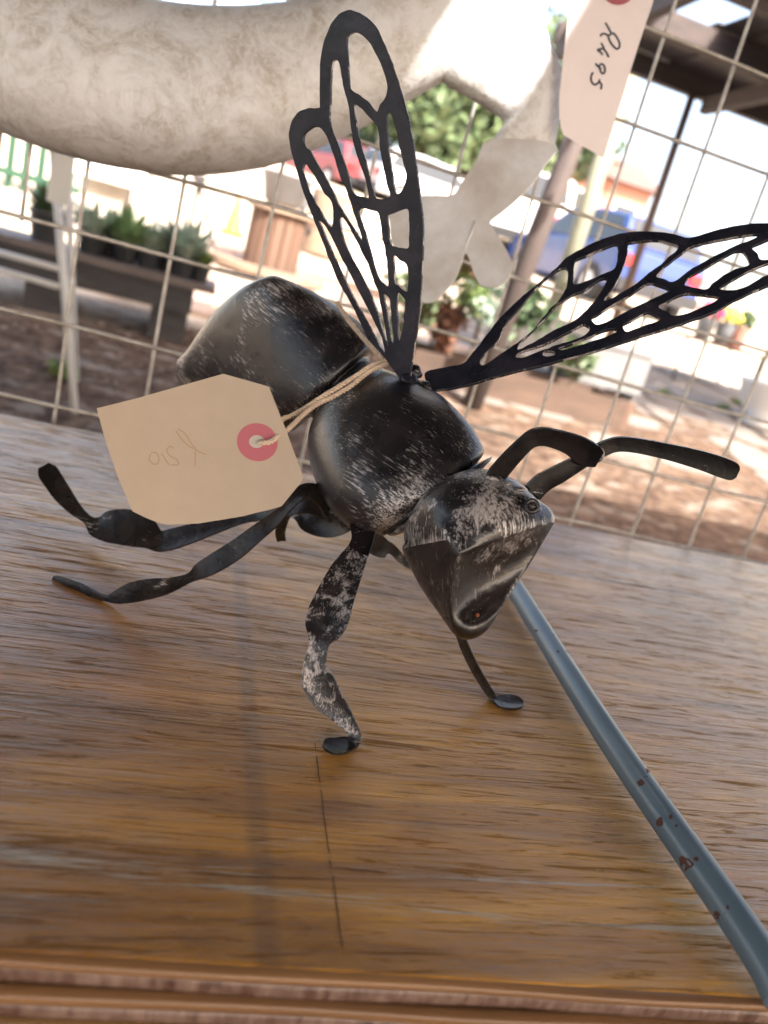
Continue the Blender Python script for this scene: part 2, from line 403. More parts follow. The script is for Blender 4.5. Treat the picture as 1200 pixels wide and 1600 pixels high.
# cut-out sheet plates traced as outlines on a tilted plane
def plate(name, anchors, outer, holes, mt, parent, thick=.0016, bevel=.0005, smooth_n=4, edge=None, jit=0.):
    A, B, Cc = [P(*a) for a in anchors]
    n = (B-A).cross(Cc-A).normalized(); u = (B-A).normalized(); v = n.cross(u)
    def loc(p):
        r = ray(*p); t = (A-CAM).dot(n)/r.dot(n); q = CAM+r*t-A; return (q.dot(u), q.dot(v))
    cu = bpy.data.curves.new(name, 'CURVE'); cu.dimensions = '2D'; cu.fill_mode = 'BOTH'
    cu.extrude = thick/2; cu.bevel_depth = bevel; cu.bevel_resolution = 1; cu.offset = -bevel
    for k, o_ in enumerate([outer]+holes):
        pts = catmull([loc(p) for p in o_], smooth_n, True)
        if jit: pts = [p + np.array([mnoise.noise(Vector((p[0]*220, p[1]*220, k))), mnoise.noise(Vector((p[0]*220, p[1]*220, k+9.5)))])*jit for p in pts]
        sp = cu.splines.new('POLY'); sp.points.add(len(pts)-1); sp.use_cyclic_u = True
        for i, p in enumerate(pts): sp.points[i].co = (p[0], p[1], 0, 1)
    tmp = bpy.data.objects.new(name+'_tmp', cu); COL.objects.link(tmp)
    dg = bpy.context.evaluated_depsgraph_get(); dg.update()
    me = bpy.data.meshes.new_from_object(tmp.evaluated_get(dg)); bpy.data.objects.remove(tmp); bpy.data.curves.remove(cu)
    mw = Matrix.Identity(4)
    for i in range(3): mw[i][0] = u[i]; mw[i][1] = v[i]; mw[i][2] = n[i]; mw[i][3] = A[i]-base_of(parent)[i]
    me.transform(mw); me.name = name; me.materials.clear(); me.materials.append(mt)
    if edge is not None:
        me.materials.append(edge)
        for pl_ in me.polygons:
            if abs(pl_.normal.dot(n)) < .75 and mnoise.noise(pl_.center*60) > -.12: pl_.material_index = 1
    o = bpy.data.objects.new(name, me); COL.objects.link(o); o.parent = parent
    return o
def copy_tree(o, parent=None):
    c = o.copy(); COL.objects.link(c)
    if parent is not None: c.parent = parent
    for ch in list(o.children): copy_tree(ch, c)
    return c
def leaves(n, c, r, size, seed=0, flat=0., aspect=2.2, clump=0, up=0.):
    g = np.random.default_rng(seed); V = []; Fc = []
    cl = None
    if clump:
        d = g.normal(size=(clump,3)); d /= np.linalg.norm(d,axis=1)[:,None]; cl = d*(g.random((clump,1))**.4)*.78
    for i in range(n):
        if cl is not None:
            k = g.integers(clump); p = cl[k] + g.normal(size=3)*.15
        else:
            d = g.normal(size=3); d /= np.linalg.norm(d); p = d*g.random()**.45
        q = np.array(c)+p*np.array(r)
        a = g.normal(size=3); a[2] = a[2]*(1-flat)+up; a /= np.linalg.norm(a)
        b = np.cross(a, g.normal(size=3)); b /= np.linalg.norm(b)+1e-9
        s = size*(.6+.8*g.random()); k = len(V)
        V += [tuple(q-a*s*.5), tuple(q+b*s/aspect*.5), tuple(q+a*s*.5), tuple(q-b*s/aspect*.5)]
        Fc.append((k,k+1,k+2,k+3))
    return V, Fc

# ================================================================== SETTING
xs = list(np.arange(-60, 61, 6.)) ; xs = sorted(set(xs) | set(np.arange(-6, 12.1, .25)))
ys = sorted(set(np.arange(-8, 12.1, .25)) | set(np.arange(12, 120, 6.)))
V = [(x, y, gz(y) + (.012*mnoise.noise(Vector((x*2.1, y*2.1, 0))) - .01)) for y in ys for x in xs]
nx = len(xs); Fc = [(j*nx+i, j*nx+i+1, (j+1)*nx+i+1, (j+1)*nx+i) for j in range(len(ys)-1) for i in range(nx-1)]
gr = struct(obj('ground', (V, Fc), M['ground'], smooth=True))
# flagstone terrace on the right: every stone is a piece
def stones(parent_name, x0, x1, y0, y1, sx, sy, jit, gap, mt, piece, slant=0., stag=False, keep=None):
    surf = struct(obj(parent_name, ([(x0+slant*0,y0,gz(y0)-.006),(x1,y0,gz(y0)-.006),(x1,y1,gz(y1)-.006),(x0,y1,gz(y1)-.006)],[(0,1,2,3)]), M['ground']))
    nx, ny = int((x1-x0)/sx), int((y1-y0)/sy); pt = {}
    for j in range(ny+1):
        for i in range(nx+1):
            o_ = (.5*sx if (stag and j % 2) else 0)
            pt[i,j] = (x0+i*sx+random.uniform(-jit,jit)*sx, y0+j*sy+random.uniform(-jit,jit)*sy)
    for j in range(ny):
        sh = random.uniform(0, sx)
        for i in range(nx):
            if stag:
                a = x0+i*sx+sh; q = [(a,y0+j*sy),(a+sx,y0+j*sy),(a+sx,y0+(j+1)*sy),(a,y0+(j+1)*sy)]
            else: q = [pt[i,j], pt[i+1,j], pt[i+1,j+1], pt[i,j+1]]
            cx = sum(p[0] for p in q)/4; cy = sum(p[1] for p in q)/4
            if keep and not keep(cx, cy): continue
            k = 1-gap; top = random.uniform(.008, .022)
            if not stag:   # chamfered irregular outline
                qq = []
                for a in range(4):
                    p, n_ = q[a], q[(a+1)%4]
                    t1, t2 = random.uniform(.12,.3), random.uniform(.7,.9)
                    qq += [(p[0]+(n_[0]-p[0])*t1, p[1]+(n_[1]-p[1])*t1), (p[0]+(n_[0]-p[0])*t2, p[1]+(n_[1]-p[1])*t2)]
                q = qq
            q = [(cx+(p[0]-cx)*k, cy+(p[1]-cy)*k) for p in q]
            n_ = len(q)
            bot = [(p[0]-cx, p[1]-cy, gz(p[1])-gz(cy)-.02) for p in q]
            tp = [(p[0]-cx, p[1]-cy, gz(p[1])-gz(cy)+top) for p in q]
            vv = bot+tp; ff = [tuple(range(n_, 2*n_))]+[(a,(a+1)%n_,n_+(a+1)%n_,n_+a) for a in range(n_)]
            o = obj(piece, (vv, ff), mt, None); o.parent = surf; o.location = (cx, cy, gz(cy))
    return surf
stones('stone_terrace', 1.0, 7.0, 2.3, 7.6, .44, .34, .22, .10, M['stone'], 'flagstone', keep=lambda x, y: x > .25*y+.2 and x < 1.15*y-.6)
stones('brick_path', -.9, 1.9, 4.9, 7.9, .34, .17, 0, .07, M['brick'], 'paver', stag=True, keep=lambda x, y: x > -.12*y+.1)

# roof of the shed: rafters, sheets with open strips
RZ = 2.56; RY1 = 5.6; RN = 3.2
rf = thing('shed_roof', 'dark open shed roof of sheets on beams reaching out above the mesh fence', 'roof', (0, 2, RZ))
gaps = [at(1080, 30, 1), at(1148, 6, 1)]
def hit_roof(px, py):
    r = ray(px, py); return CAM + r*((RZ-CAMZ)/r.z)
g1, g2 = hit_roof(1080, 27), hit_roof(1150, 4)
def to_roof(p): return p + SUN*((RZ-p.z)/SUN.z)
ha, hb, hc, hd = [to_roof(P(*q)) for q in ((655,110,.79), (856,110,.785), (780,222,.785), (760,-110,.785))]
sun_hole = (min(ha.x, hb.x), max(ha.x, hb.x), min(hc.y, hd.y), max(hc.y, hd.y))  # unseen opening added to let a sunbeam reach the sculpture
holes = [(g1.x-.16, g1.x+.16, g1.y-.30, g1.y+.42), (g2.x-.15, g2.x+.17, g2.y-.35, g2.y+.35), sun_hole]
def cut(rects, hs):
    out = rects
    for h in hs:
        nxt = []
        for (a,b,c,d) in out:
            x0,x1,y0,y1 = max(a,h[0]),min(b,h[1]),max(c,h[2]),min(d,h[3])
            if x0 >= x1 or y0 >= y1: nxt.append((a,b,c,d)); continue
            if a < x0: nxt.append((a,x0,c,d))
            if x1 < b: nxt.append((x1,b,c,d))
            if c < y0: nxt.append((x0,x1,c,y0))
            if y1 < d: nxt.append((x0,x1,y1,d))
        out = nxt
    return out
x = -5.0; k = 0
while x < 8.0:
    zk = RZ + (.003 if k % 2 else -.001)*1.0 + (.012 if k % 2 else 0)
    rs = cut([(x, x+.80, -4.2, RN if x < 1.3 else 1.0)], holes)  # near edges are out of view, set to steer sun and table reflections
    obj('roof_sheet', join(*[box(a,b,c,d,zk,zk+.010) for a,b,c,d in rs]), M['roof_sheet'], rf)
    if x > 1.85:
        rs = cut([(x, x+.80, 3.5, RY1+random.uniform(-.05,.05))], holes)
        obj('roof_sheet', join(*[box(a,b,c,d,zk,zk+.010) for a,b,c,d in rs]), M['roof_sheet'], rf)
    x += .77; k += 1
for y in (-4.1, -2.7, .6, RN-.06):
    obj('beam', box(-5, 8 if y < 1 else 2.1, y-.035, y+.035, RZ-.13, RZ-.003), M['beam'], rf)
for y in (3.96, 4.7, RY1-.12):
    obj('beam', box(1.87, 8, y-.035, y+.035, RZ-.13, RZ-.003), M['beam'], rf)
for x in (-3.4, -1.5, .35, 1.95):
    obj('rafter', box(x-.03, x+.03, -4.1, RN-.1, RZ-.23, RZ-.135), M['beam'], rf)
for x in (1.9, 3.0, 4.1, 5.2):
    obj('rafter', box(x-.03, x+.03, RN-.09, RY1-.2, RZ-.23, RZ-.135), M['beam'], rf)
for (px, y) in ((1012, 5.45), (-900, 5.45)):
    b = at(px, 350, y)
    q = [(b.x, y, gz(y)-.03), (b.x+.01, y, 1.2), (b.x, y, RZ-.13)]
    o = obj('post', tube(q, [.04,.032,.028], 10), M['brown_wood'], rf, smooth=True)

# ================================================================== TABLE
tb = thing('display_table', 'varnished brown wooden table top with layered front edge under the metal bee', 'table', (.3, .6, 0))
xa, xb = -.9, 1.9
def ey(x, off=0): return .2385 - .045*x - off
v = [(xa, ey(xa), TOP-.004), (xb, ey(xb), TOP-.004), (xb, .95, TOP-.004), (xa, .95, TOP-.004)]
def slab(off, z0, z1, back=.95, x0=xa, x1=xb):
    return [(x0,ey(x0,off),z0),(x1,ey(x1,off),z0),(x1,back,z0),(x0,back,z0),(x0,ey(x0,off),z1),(x1,ey(x1,off),z1),(x1,back,z1),(x0,back,z1)], [(0,3,2,1),(4,5,6,7),(0,1,5,4),(2,3,7,6),(1,2,6,5),(3,0,4,7)]
def bev(o, w_, s=2):
    md = o.modifiers.new('bevel', 'BEVEL'); md.width = w_; md.segments = s; md.limit_method = 'ANGLE'; return o
bev(obj('table_top', slab(0, TOP-.006, TOP), M['wood'], tb), .0012)
def strip(name, off, z0, z1, mt, w_):
    # wavy lamination strip along the front edge
    n = 90; rings = []
    for i in range(n+1):
        x = xa+(xb-xa)*i/n; wob = .0006*math.sin(x*31+off*900)+.0005*mnoise.noise(Vector((x*14, off*300, 0)))
        y = ey(x, off)+wob
        rings.append([(x,y+.01,z0),(x,y+.0006,z0),(x,y,z0+(z1-z0)*.3),(x,y,z0+(z1-z0)*.7),(x,y+.0008,z1),(x,y+.01,z1)])
    return obj(name, loft(rings), mt, tb, smooth=True)
strip('edge_lipping', .004, TOP-.0045, TOP-.0004, M['ply_light'], .001)
strip('edge_layer', .0025, TOP-.013, TOP-.005, M['ply_dark'], .001)
strip('edge_layer', .0065, TOP-.0185, TOP-.0135, M['ply_light'], .001)
strip('edge_layer', .0055, TOP-.026, TOP-.019, M['ply_dark'], .001)
strip('edge_layer', .0085, TOP-.033, TOP-.0265, M['ply_under'], .001)
strip('edge_layer', .0075, TOP-.045, TOP-.0335, M['ply_dark'], .001)
obj('table_core', box(xa+.02, xb-.02, .30, .93, TOP-.045, TOP-.0065), M['ply_dark'], tb)
for lx, ly in ((-.8,.35),(1.8,.27),(-.8,.88),(1.8,.88)):
    obj('leg', box(lx-.03, lx+.03, ly-.03, ly+.03, -.01, TOP-.0455), M['brown_wood'], tb)
# crack / board seam
for pts_, w0 in (([(492,1160),(497,1200),(505,1260),(512,1320),(522,1380),(528,1430),(535,1480)], .0006), ):
    cen = [T(px+1.6*mnoise.noise(Vector((py*.05,3,0))), py, .0003) for px, py in catmull(pts_, 5)]
    vv = []; ff = []
    for i, c in enumerate(cen):
        ww = w0*.34*(.3+.8*abs(mnoise.noise(Vector((i*.9,0,0)))))+.00015; vv += [(c.x-ww, c.y, c.z), (c.x+ww, c.y, c.z)]
        if i and mnoise.noise(Vector((i*.55,4,0))) > -.18: k = 2*i; ff.append((k-2,k-1,k+1,k))
    obj('crack', (vv, ff), M['crack'], tb)

# blue pipe lying on the table
HP = .0125
pp = [T(803,917,HP), T(950,1150,HP), T(1160,1450,HP+.001)]
d0 = (pp[0]-pp[1]).normalized()
pth = [pp[0]+d0*.30] + pp + [T(1225,1562,HP-.003)]
path = catmull([tuple(p) for p in pth], 12)
pipe = thing('steel_pipe', 'slim blue painted steel pipe with rust chips lying on the table right of the bee', 'pipe', tuple(pp[1]))
obj('tube', tube(path, .0092, 20), M['pipe'], pipe, smooth=True)
def on_pipe(px, py, lift=.00012):
    r = ray(px, py).normalized(); best = None
    for a_, b_ in zip(path[:-1], path[1:]):
        a_ = Vector(a_); u = (Vector(b_)-a_); L = u.length; u /= L
        w_ = CAM-a_; dd = r-u*r.dot(u); ww = w_-u*w_.dot(u); A = dd.dot(dd); B = 2*dd.dot(ww); Cq = ww.dot(ww)-(.0092+lift)**2; D = B*B-4*A*Cq
        if D <= 0: continue
        t = (-B-math.sqrt(D))/(2*A); p = CAM+r*t; k = (p-a_).dot(u)
        if -.2*L <= k <= 1.2*L: return p
    return None
for k, (px, py, sx, sy) in enumerate(((1001,1223,8,6),(1030,1285,7,11),(1048,1276,4,5),(1057,1290,3,3),(1071,1350,14,15),(1088,1342,5,4),(1120,1430,6,8),(1124,1450,4,4),(872,1018,3,2),(838,985,4,2),(1137,1418,3,4))):
    q = []
    for i in range(13):
        a = 2*PI*i/13; rr = random.uniform(.55,1.05); p = on_pipe(px+sx*rr*math.cos(a), py+sy*rr*math.sin(a))
        if p is not None: q.append(p)
    c = on_pipe(px, py)
    if c is not None and len(q) > 5: fixn(obj('rust_chip', (q+[c], [(i,(i+1)%len(q),len(q)) for i in range(len(q))]), M['chip'], pipe))

# ================================================================== WIRE MESH FENCE
FY = .98
fn = thing('wire_mesh_fence', 'galvanised welded wire grid fence standing along the back edge of the table', 'fence', (.3, FY, 0))
rows = [-.46,-.36,-.259,-.163,-.058,.027,.120,.233,.335,.43,.53,.63]
def wob(a, s, amp=.0018): return amp*mnoise.noise(Vector((a*6, s*3.7, 1.3)))
for k, z in enumerate(rows):
    tl = -.022 if z < -.1 else (-.014 if z < 0 else -.004)
    pts_ = [(x, FY+wob(x,k), CAMZ+z+tl*(x-.0)*1.0+wob(x,k+9,.003)) for x in np.arange(-1.3, 2.61, .05)]
    obj('wire', tube(pts_, .0024, 8), M['wire'], fn, smooth=True)
cols = [-.74,-.64,-.54,-.44,-.337,-.237,-.137,-.038,.065,.165,.265,.366,.467,.567,.668,.768,.868,.968,1.07,1.17,1.27,1.37,1.47,1.57,1.67]
for k, x0 in enumerate(cols):
    pts_ = [(x0+wob(z,k+30,.003), FY+.0052+wob(z,k+50), CAMZ+z) for z in np.arange(-.5, .70, .05)]
    obj('wire', tube(pts_, .0022, 8), M['wire'], fn, smooth=True)
for k, x0 in enumerate((-.199,-.228)):
    pts_ = [(x0+wob(z,k+80,.002), FY+.010, CAMZ+z) for z in np.arange(-.06, .70, .04)]
    obj('wire', tube(pts_, .002, 8), M['wire'], fn, smooth=True)
for px_ in (-1.32, 2.62):
    obj('post', tube([(px_, FY, 0), (px_, FY, 1.6)], .02, 10), M['wire'], fn, smooth=True)

# ================================================================== BIG WHITE METAL ANIMAL
DS = .80
sc_ = thing('sheet_metal_sculpture', 'large whitewashed sheet metal animal with rounded body and flat toed foot before the fence', 'sculpture', tuple(P(500,120,DS)))
def sil_loft(rows_, depth, thick=.55, n=24, power=2.3, dn=0.):
    rings = []
    R_ = catmull(rows_, 4)
    for r in R_:
        a = P(r[0], r[1], depth); b = P(r[2], r[3], depth); c = (a+b)/2; h = (a-b)/2; L = h.length; w_ = L*thick
        if len(r) > 4: w_ = r[4]
        ring = []
        for k in range(n):
            t = 2*PI*k/n; ct, st = math.cos(t), math.sin(t)
            ct = math.copysign(abs(ct)**(2/power), ct); st = math.copysign(abs(st)**(2/power), st)
            ring.append(c + h*ct + cf*(w_*st))
        rings.append(ring)
    return loft(rings)
body_rows = [(-330,-230,-420,20,.05),(-200,-190,-260,90,.055),(-60,-150,-120,150,.06),(70,-70,-10,198,.065),(175,-6,100,236,.065),(270,20,200,257,.062),(385,27,300,266,.06),(490,12,430,248,.056),(580,-25,560,194,.05),(650,-60,636,152,.045),(700,-90,684,127,.036),(745,-110,735,100,.024),(790,-120,780,60,.01)]
o = fixn(obj('body', sil_loft(body_rows, DS), M['sheet'], sc_, smooth=True))
leg_rows = [(640,10,880,-90,.024),(668,80,862,-10,.024),(690,124,852,38,.023),(738,154,864,76,.021),(788,188,877,114,.019),(777,208,877,160,.017),(766,224,872,200,.014),(757,238,867,227,.009)]
fixn(obj('thigh', sil_loft(leg_rows, DS+.002, power=2.2), M['sheet'], sc_, smooth=True))
foot_o = [(768,218),(868,226),(852,258),(832,288),(800,320),(768,345),(768,352),(782,375),(795,398),(801,420),(788,443),(765,449),(750,446),(741,428),(733,405),(727,396),(722,410),(712,435),(700,452),(680,470),(664,474),(652,466),(645,440),(640,395),(620,392),(611,375),(608,345),(604,330),(618,309),(650,306),(690,306),(708,305),(722,285),(745,250)]
plate('foot', [(700,380,DS-.008),(860,226,DS-.012),(640,300,DS-.004)], foot_o, [], M['foot'], sc_, .002, .0004, 3)
# creases of the toes: raised ribs
obj('toe_crease', tube([P(*p) for p in [(742,345,DS-.012),(736,365,DS-.0115),(728,385,DS-.0105),(727,394,DS-.010)]], .0012, 6), M['foot'], sc_, smooth=True)

# price tag R495 hanging beside it
DT = .775
t2 = thing('price_tag', 'pale pink card price tag with handwritten R495 hanging top right', 'tag', tuple(P(940,100,DT)), 'card price tags')
def panel(name, top, bot, dfun, mt, parent, th=.0006, nu=26, nv=14):
    tp = catmull(top, 8); bt = catmull(bot, 8)
    def res(c, n):
        c = np.array(c); s = np.r_[0, np.cumsum(np.linalg.norm(np.diff(c,axis=0),axis=1))]; u = np.linspace(0, s[-1], n+1)
        return np.c_[np.interp(u,s,c[:,0]), np.interp(u,s,c[:,1])]
    return tp, bt
def panel_mesh(top, bot, dfun, th=.0005, nv=14):
    """top and bottom polylines with matching vertices"""
    V = []; n = len(top)
    for side in (0, 1):
        for j in range(nv+1):
            for i in range(n):
                px = top[i][0]+(bot[i][0]-top[i][0])*j/nv; py = top[i][1]+(bot[i][1]-top[i][1])*j/nv
                V.append(P(px, py, dfun(px, py)+side*th))
    Fc = []; N = n*(nv+1)
    for j in range(nv):
        for i in range(n-1):
            a = j*n+i; Fc.append((a,a+1,a+n+1,a+n)); a += N; Fc.append((a,a+n,a+n+1,a+1))
    edge = [i for i in range(n)] + [j*n+n-1 for j in range(1,nv+1)] + [nv*n+i for i in range(n-2,-1,-1)] + [j*n for j in range(nv-1,0,-1)]
    for k in range(len(edge)):
        a, b = edge[k], edge[(k+1)%len(edge)]; Fc.append((a,a+N,b+N,b))
    return V, Fc
def dens(poly, k):
    out = []
    for a, b in zip(poly[:-1], poly[1:]):
        for i in range(k): t = i/k; out.append((a[0]+(b[0]-a[0])*t, a[1]+(b[1]-a[1])*t))
    out.append(poly[-1]); return out
d2 = lambda px, py: DT + .00002*(px-900) + .0000004*(py-60)**2
topT = dens([(914,-60),(1000,-62),(1022,-20)], 6); 
lft = [(905,-50),(893,0),(886,40),(879,100),(874,150),(874,180),(877,206)]
rgt = [(1012,-45),(1021,2),(1008,40),(990,95),(975,145),(959,195),(943,247)]
bott = [(877,206),(884,213),(905,227),(925,238),(943,247)]
# rows run down the tag: use left and right edges as the two polylines
L_ = dens(lft, 4); R_ = dens(rgt, 4)
L_ = L_[:-1]+[(880,211)]; 
o = obj('card', panel_mesh(L_, R_, d2, .0006, 10), M['card_pale'], t2, smooth=False)
def disc_px(cx, cy, rx, ry, dfun, off, th=.0003, hole=0., n=32, rot=0.):
    V = []; Fc = []
    for s_ in (0, 1):
        for rr in (hole, 1.):
            for k in range(n):
                a = 2*PI*k/n; ux, uy = rx*rr*math.cos(a), ry*rr*math.sin(a)
                px = cx+ux*math.cos(rot)-uy*math.sin(rot); py = cy+ux*math.sin(rot)+uy*math.cos(rot)
                V.append(P(px, py, dfun(px,py)-off-s_*th))
    for k in range(n):
        q = (k+1)%n
        Fc += [(k,q,n+q,n+k), (2*n+k,3*n+k,3*n+q,2*n+q), (n+k,n+q,3*n+q,3*n+k), (k,2*n+k,2*n+q,q)]
    if hole == 0.: pass
    return V, Fc
obj('reinforcement_ring', disc_px(966,-26,30,34,d2,.0004,.0003,.3), M['pink'], t2)
def inkline(strokes, dfun, hw, off=.0007, z=6):
    vf = []
    for s_ in strokes:
        c = catmull(s_, z); V = []; Fc = []
        for i, p in enumerate(c):
            a, b = c[max(i-1,0)], c[min(i+1,len(c)-1)]; dx, dy = b[0]-a[0], b[1]-a[1]; L = math.hypot(dx,dy) or 1
            for s2 in (-1,1):
                px, py = p[0]-dy/L*hw*s2, p[1]+dx/L*hw*s2; V.append(P(px,py,dfun(px,py)-off))
            if i: k = 2*i; Fc.append((k-2,k-1,k+1,k))
        vf.append((V,Fc))
    return join(*vf)
q6 = lambda l: [(860+a/6.155, b/6.155) for a, b in l]
st495 = [q6([(528,218),(555,260),(578,305),(588,325)]), q6([(480,350),(495,328),(525,325),(560,340),(585,328),(588,322)]),
         q6([(600,312),(635,350),(662,405),(665,445),(648,470),(622,460),(590,425),(568,385),(555,345)]),
         q6([(490,412),(502,440),(512,462),(455,480),(485,500),(500,528)]), q6([(505,462),(535,500),(562,550)]),
         q6([(432,610),(460,640),(490,665)]), q6([(478,660),(470,635),(490,615),(515,630),(525,665),(520,695),(505,708),(485,690),(478,662)]),
         q6([(412,695),(395,725),(392,770),(412,808),(440,812),(468,785),(474,762)]), q6([(468,788),(492,812),(486,860)])]
obj('handwriting', inkline(st495, d2, 1.5), M['ink'], t2)

# ================================================================== THE BEE
bc = T(470, 900)
bee = thing('metal_bee', 'black metal bee figurine brushed with silver standing on the wooden table', 'figurine', tuple(bc))
def ringv(c, u, w, n=28, power=2.2, tilt=0.):
    """c=(px,py,d); u=(dx,dy) photo pixels; w = half depth in metres"""
    C0 = P(*c); k = c[2]/F; uu = (cr*u[0] + cd*u[1])*k; ww = cf*w
    out = []
    for j in range(n):
        t = 2*PI*j/n; ct, st = math.cos(t), math.sin(t)
        ct = math.copysign(abs(ct)**(2/power), ct); st = math.copysign(abs(st)**(2/power), st)
        out.append(C0 + uu*(ct+tilt*st) + ww*st)
    return out
def bodyloft(rows_, n=28, sm=4, power=2.2):
    R_ = catmull([(*c, *u, w, (pw if pw else power)) for c, u, w, pw in rows_], sm)
    return loft([ringv((r[0],r[1],r[2]), (r[3],r[4]), max(r[5],.001), n, r[6]) for r in R_])
abd = [((276,586,.715),(-1.5,-6),.003,2), ((283,582,.712),(-4,-18),.012,2.2), ((300,578,.706),(-3,-30),.020,2.6), ((342,562,.69),(-8,-62),.032,3.0), ((388,554,.672),(-6,-92),.041,4.2),
       ((428,552,.656),(-2,-107),.046,4.6), ((446,558,.650),(6,-110),.047,4.2), ((482,572,.638),(28,-100),.047,2.8), ((518,588,.627),(54,-74),.046,2.5), ((532,593,.623),(56,-58),.044,2.3), ((536,597,.620),(51,-50),.040,2.2),
       ((535,600,.617),(44,-44),.034,2.1), ((537,603,.612),(40,-38),.030,2), ((541,608,.606),(40,-38),.030,2)]
fixn(obj('abdomen', bodyloft(abd), M['body'], bee, smooth=True))
tho = [((528,606,.616),(38,-36),.029,2), ((531,610,.611),(45,-42),.034,2), ((534,612,.608),(42,-40),.032,2), ((537,618,.604),(50,-44),.037,2.1), ((548,634,.592),(66,-50),.042,2.2), ((562,654,.580),(79,-60),.046,2.3), ((592,688,.562),(98,-66),.050,2.5),
       ((624,730,.545),(109,-64),.050,2.5), ((650,761,.534),(103,-64),.047,2.3), ((662,773,.529),(92,-62),.043,2.1), ((668,778,.526),(78,-56),.037,2), ((674,782,.523),(70,-52),.034,2)]
fixn(obj('thorax', bodyloft(tho, 32), M['thorax'], bee, smooth=True))
for (cc, uu, ww) in (((671,780,.5255),(73,-54),.035),((539,611,.606),(45,-41),.033)):
    C0 = P(*cc); k = cc[2]/F; U = (cr*uu[0]+cd*uu[1])*k; W = cf*ww
    pts_ = [C0+U*math.cos(2*PI*i/60)*(1+.02*mnoise.noise(Vector((i*.8,cc[0],0))))+W*math.sin(2*PI*i/60) for i in range(61)]
    fixn(obj('weld_seam', tube(pts_, [.0017+.0009*mnoise.noise(Vector((i*1.3,2,cc[0]))) for i in range(61)], 8), M['bolt'], bee, smooth=True))
# neck collar
fixn(obj('collar', bodyloft([((672,780,.528),(60,-46),.028,2), ((684,776,.520),(78,-60),.036,2), ((694,776,.514),(74,-60),.036,2), ((700,778,.508),(56,-48),.026,2)], 28, 3), M['thorax'], bee, smooth=True))
# head: rings of hand placed points, neck to muzzle
H = [
 [(630,825,.500),(655,765,.487),(690,735,.485),(728,722,.49),(752,730,.505),(752,765,.545),(705,800,.56),(655,830,.545)],
 [(617,842,.495),(650,785,.468),(705,748,.462),(775,728,.468),(822,748,.488),(828,785,.540),(745,830,.56),(650,850,.54)],
 [(618,850,.492),(672,808,.455),(725,782,.447),(800,768,.450),(856,785,.476),(855,808,.525),(760,850,.55),(660,870,.535)],
 [(620,858,.490),(704,846,.443),(752,832,.440),(815,812,.446),(868,803,.474),(862,822,.510),(765,865,.54),(665,885,.525)],
 [(624,866,.489),(714,866,.440),(757,852,.443),(818,828,.450),(868,815,.474),(858,830,.505),(765,872,.535),(668,892,.52)],
 [(638,896,.486),(711,890,.444),(754,880,.464),(806,862,.468),(850,846,.472),(838,862,.500),(760,895,.52),(675,912,.51)],
 [(660,930,.481),(706,925,.448),(745,920,.468),(785,905,.472),(822,892,.472),(808,905,.49),(750,925,.50),(685,938,.50)],
 [(684,960,.475),(704,952,.452),(738,948,.464),(768,940,.467),(794,933,.469),(782,946,.48),(745,956,.485),(700,962,.488)],
 [(699,980,.468),(706,973,.455),(734,970,.455),(760,966,.459),(779,958,.465),(770,968,.474),(742,980,.478),(712,982,.48)],
 [(708,993,.465),(713,991,.458),(733,989,.453),(754,984,.458),(769,976,.464),(762,984,.471),(740,994,.473),(718,996,.474)],
 [(719,1001,.465),(724,1000,.462),(735,1000,.460),(748,997,.462),(757,992,.465),(752,996,.468),(739,1001,.469),(727,1002,.469)]]
n8 = 8; cre = {}
for i in range(2, len(H)-2):
    for j, c_ in ((1,.75),(0,.35),(4,.6)): a = i*n8+j; cre[tuple(sorted((a, a+n8)))] = c_
for j in (1,2,3): cre[tuple(sorted((4*n8+j, 4*n8+j+1)))] = .7
cre[tuple(sorted((4*n8, 4*n8+1)))] = .3
head = obj('head', loft([[P(*p) for p in r] for r in H]), M['head'], bee, smooth=True, sub=3, crease=cre)
head.data.materials.append(M['face'])
for p_ in head.data.polygons:
    i_, j_ = divmod(p_.index, n8)
    if (i_ >= 4 and j_ in (1,2,3)) or (i_ >= 3 and j_ in (0,7)): p_.material_index = 1
# rust pits on the muzzle
for (px, py, d) in ((746,961,.4565),(709,946,.4545)):
    fixn(obj('rust_spot', ico(P(px,py,d), .0012, 2), M['rust'], head, smooth=True))
# eye: small ring
def torus(c, nrm, R, r, n=20, k=8):
    nrm = nrm.normalized(); a = nrm.orthogonal().normalized(); b = nrm.cross(a); rings = []
    V = []; Fc = []
    for i in range(n):
        t = 2*PI*i/n; d = a*math.cos(t)+b*math.sin(t)
        for j in range(k):
            s_ = 2*PI*j/k; V.append(c + d*(R+r*math.cos(s_)) + nrm*r*math.sin(s_))
    for i in range(n):
        for j in range(k): Fc.append((i*k+j, ((i+1)%n)*k+j, ((i+1)%n)*k+(j+1)%k, i*k+(j+1)%k))
    return V, Fc
ec = P(831,791,.4535)
eye = obj('eye', torus(ec, (CAM-ec)+Vector((.05,0,.1)), .0034, .0014), M['bolt'], bee, smooth=True)
fixn(obj('pupil', ico(ec, .0026, 2), M['bolt'], eye, smooth=True))
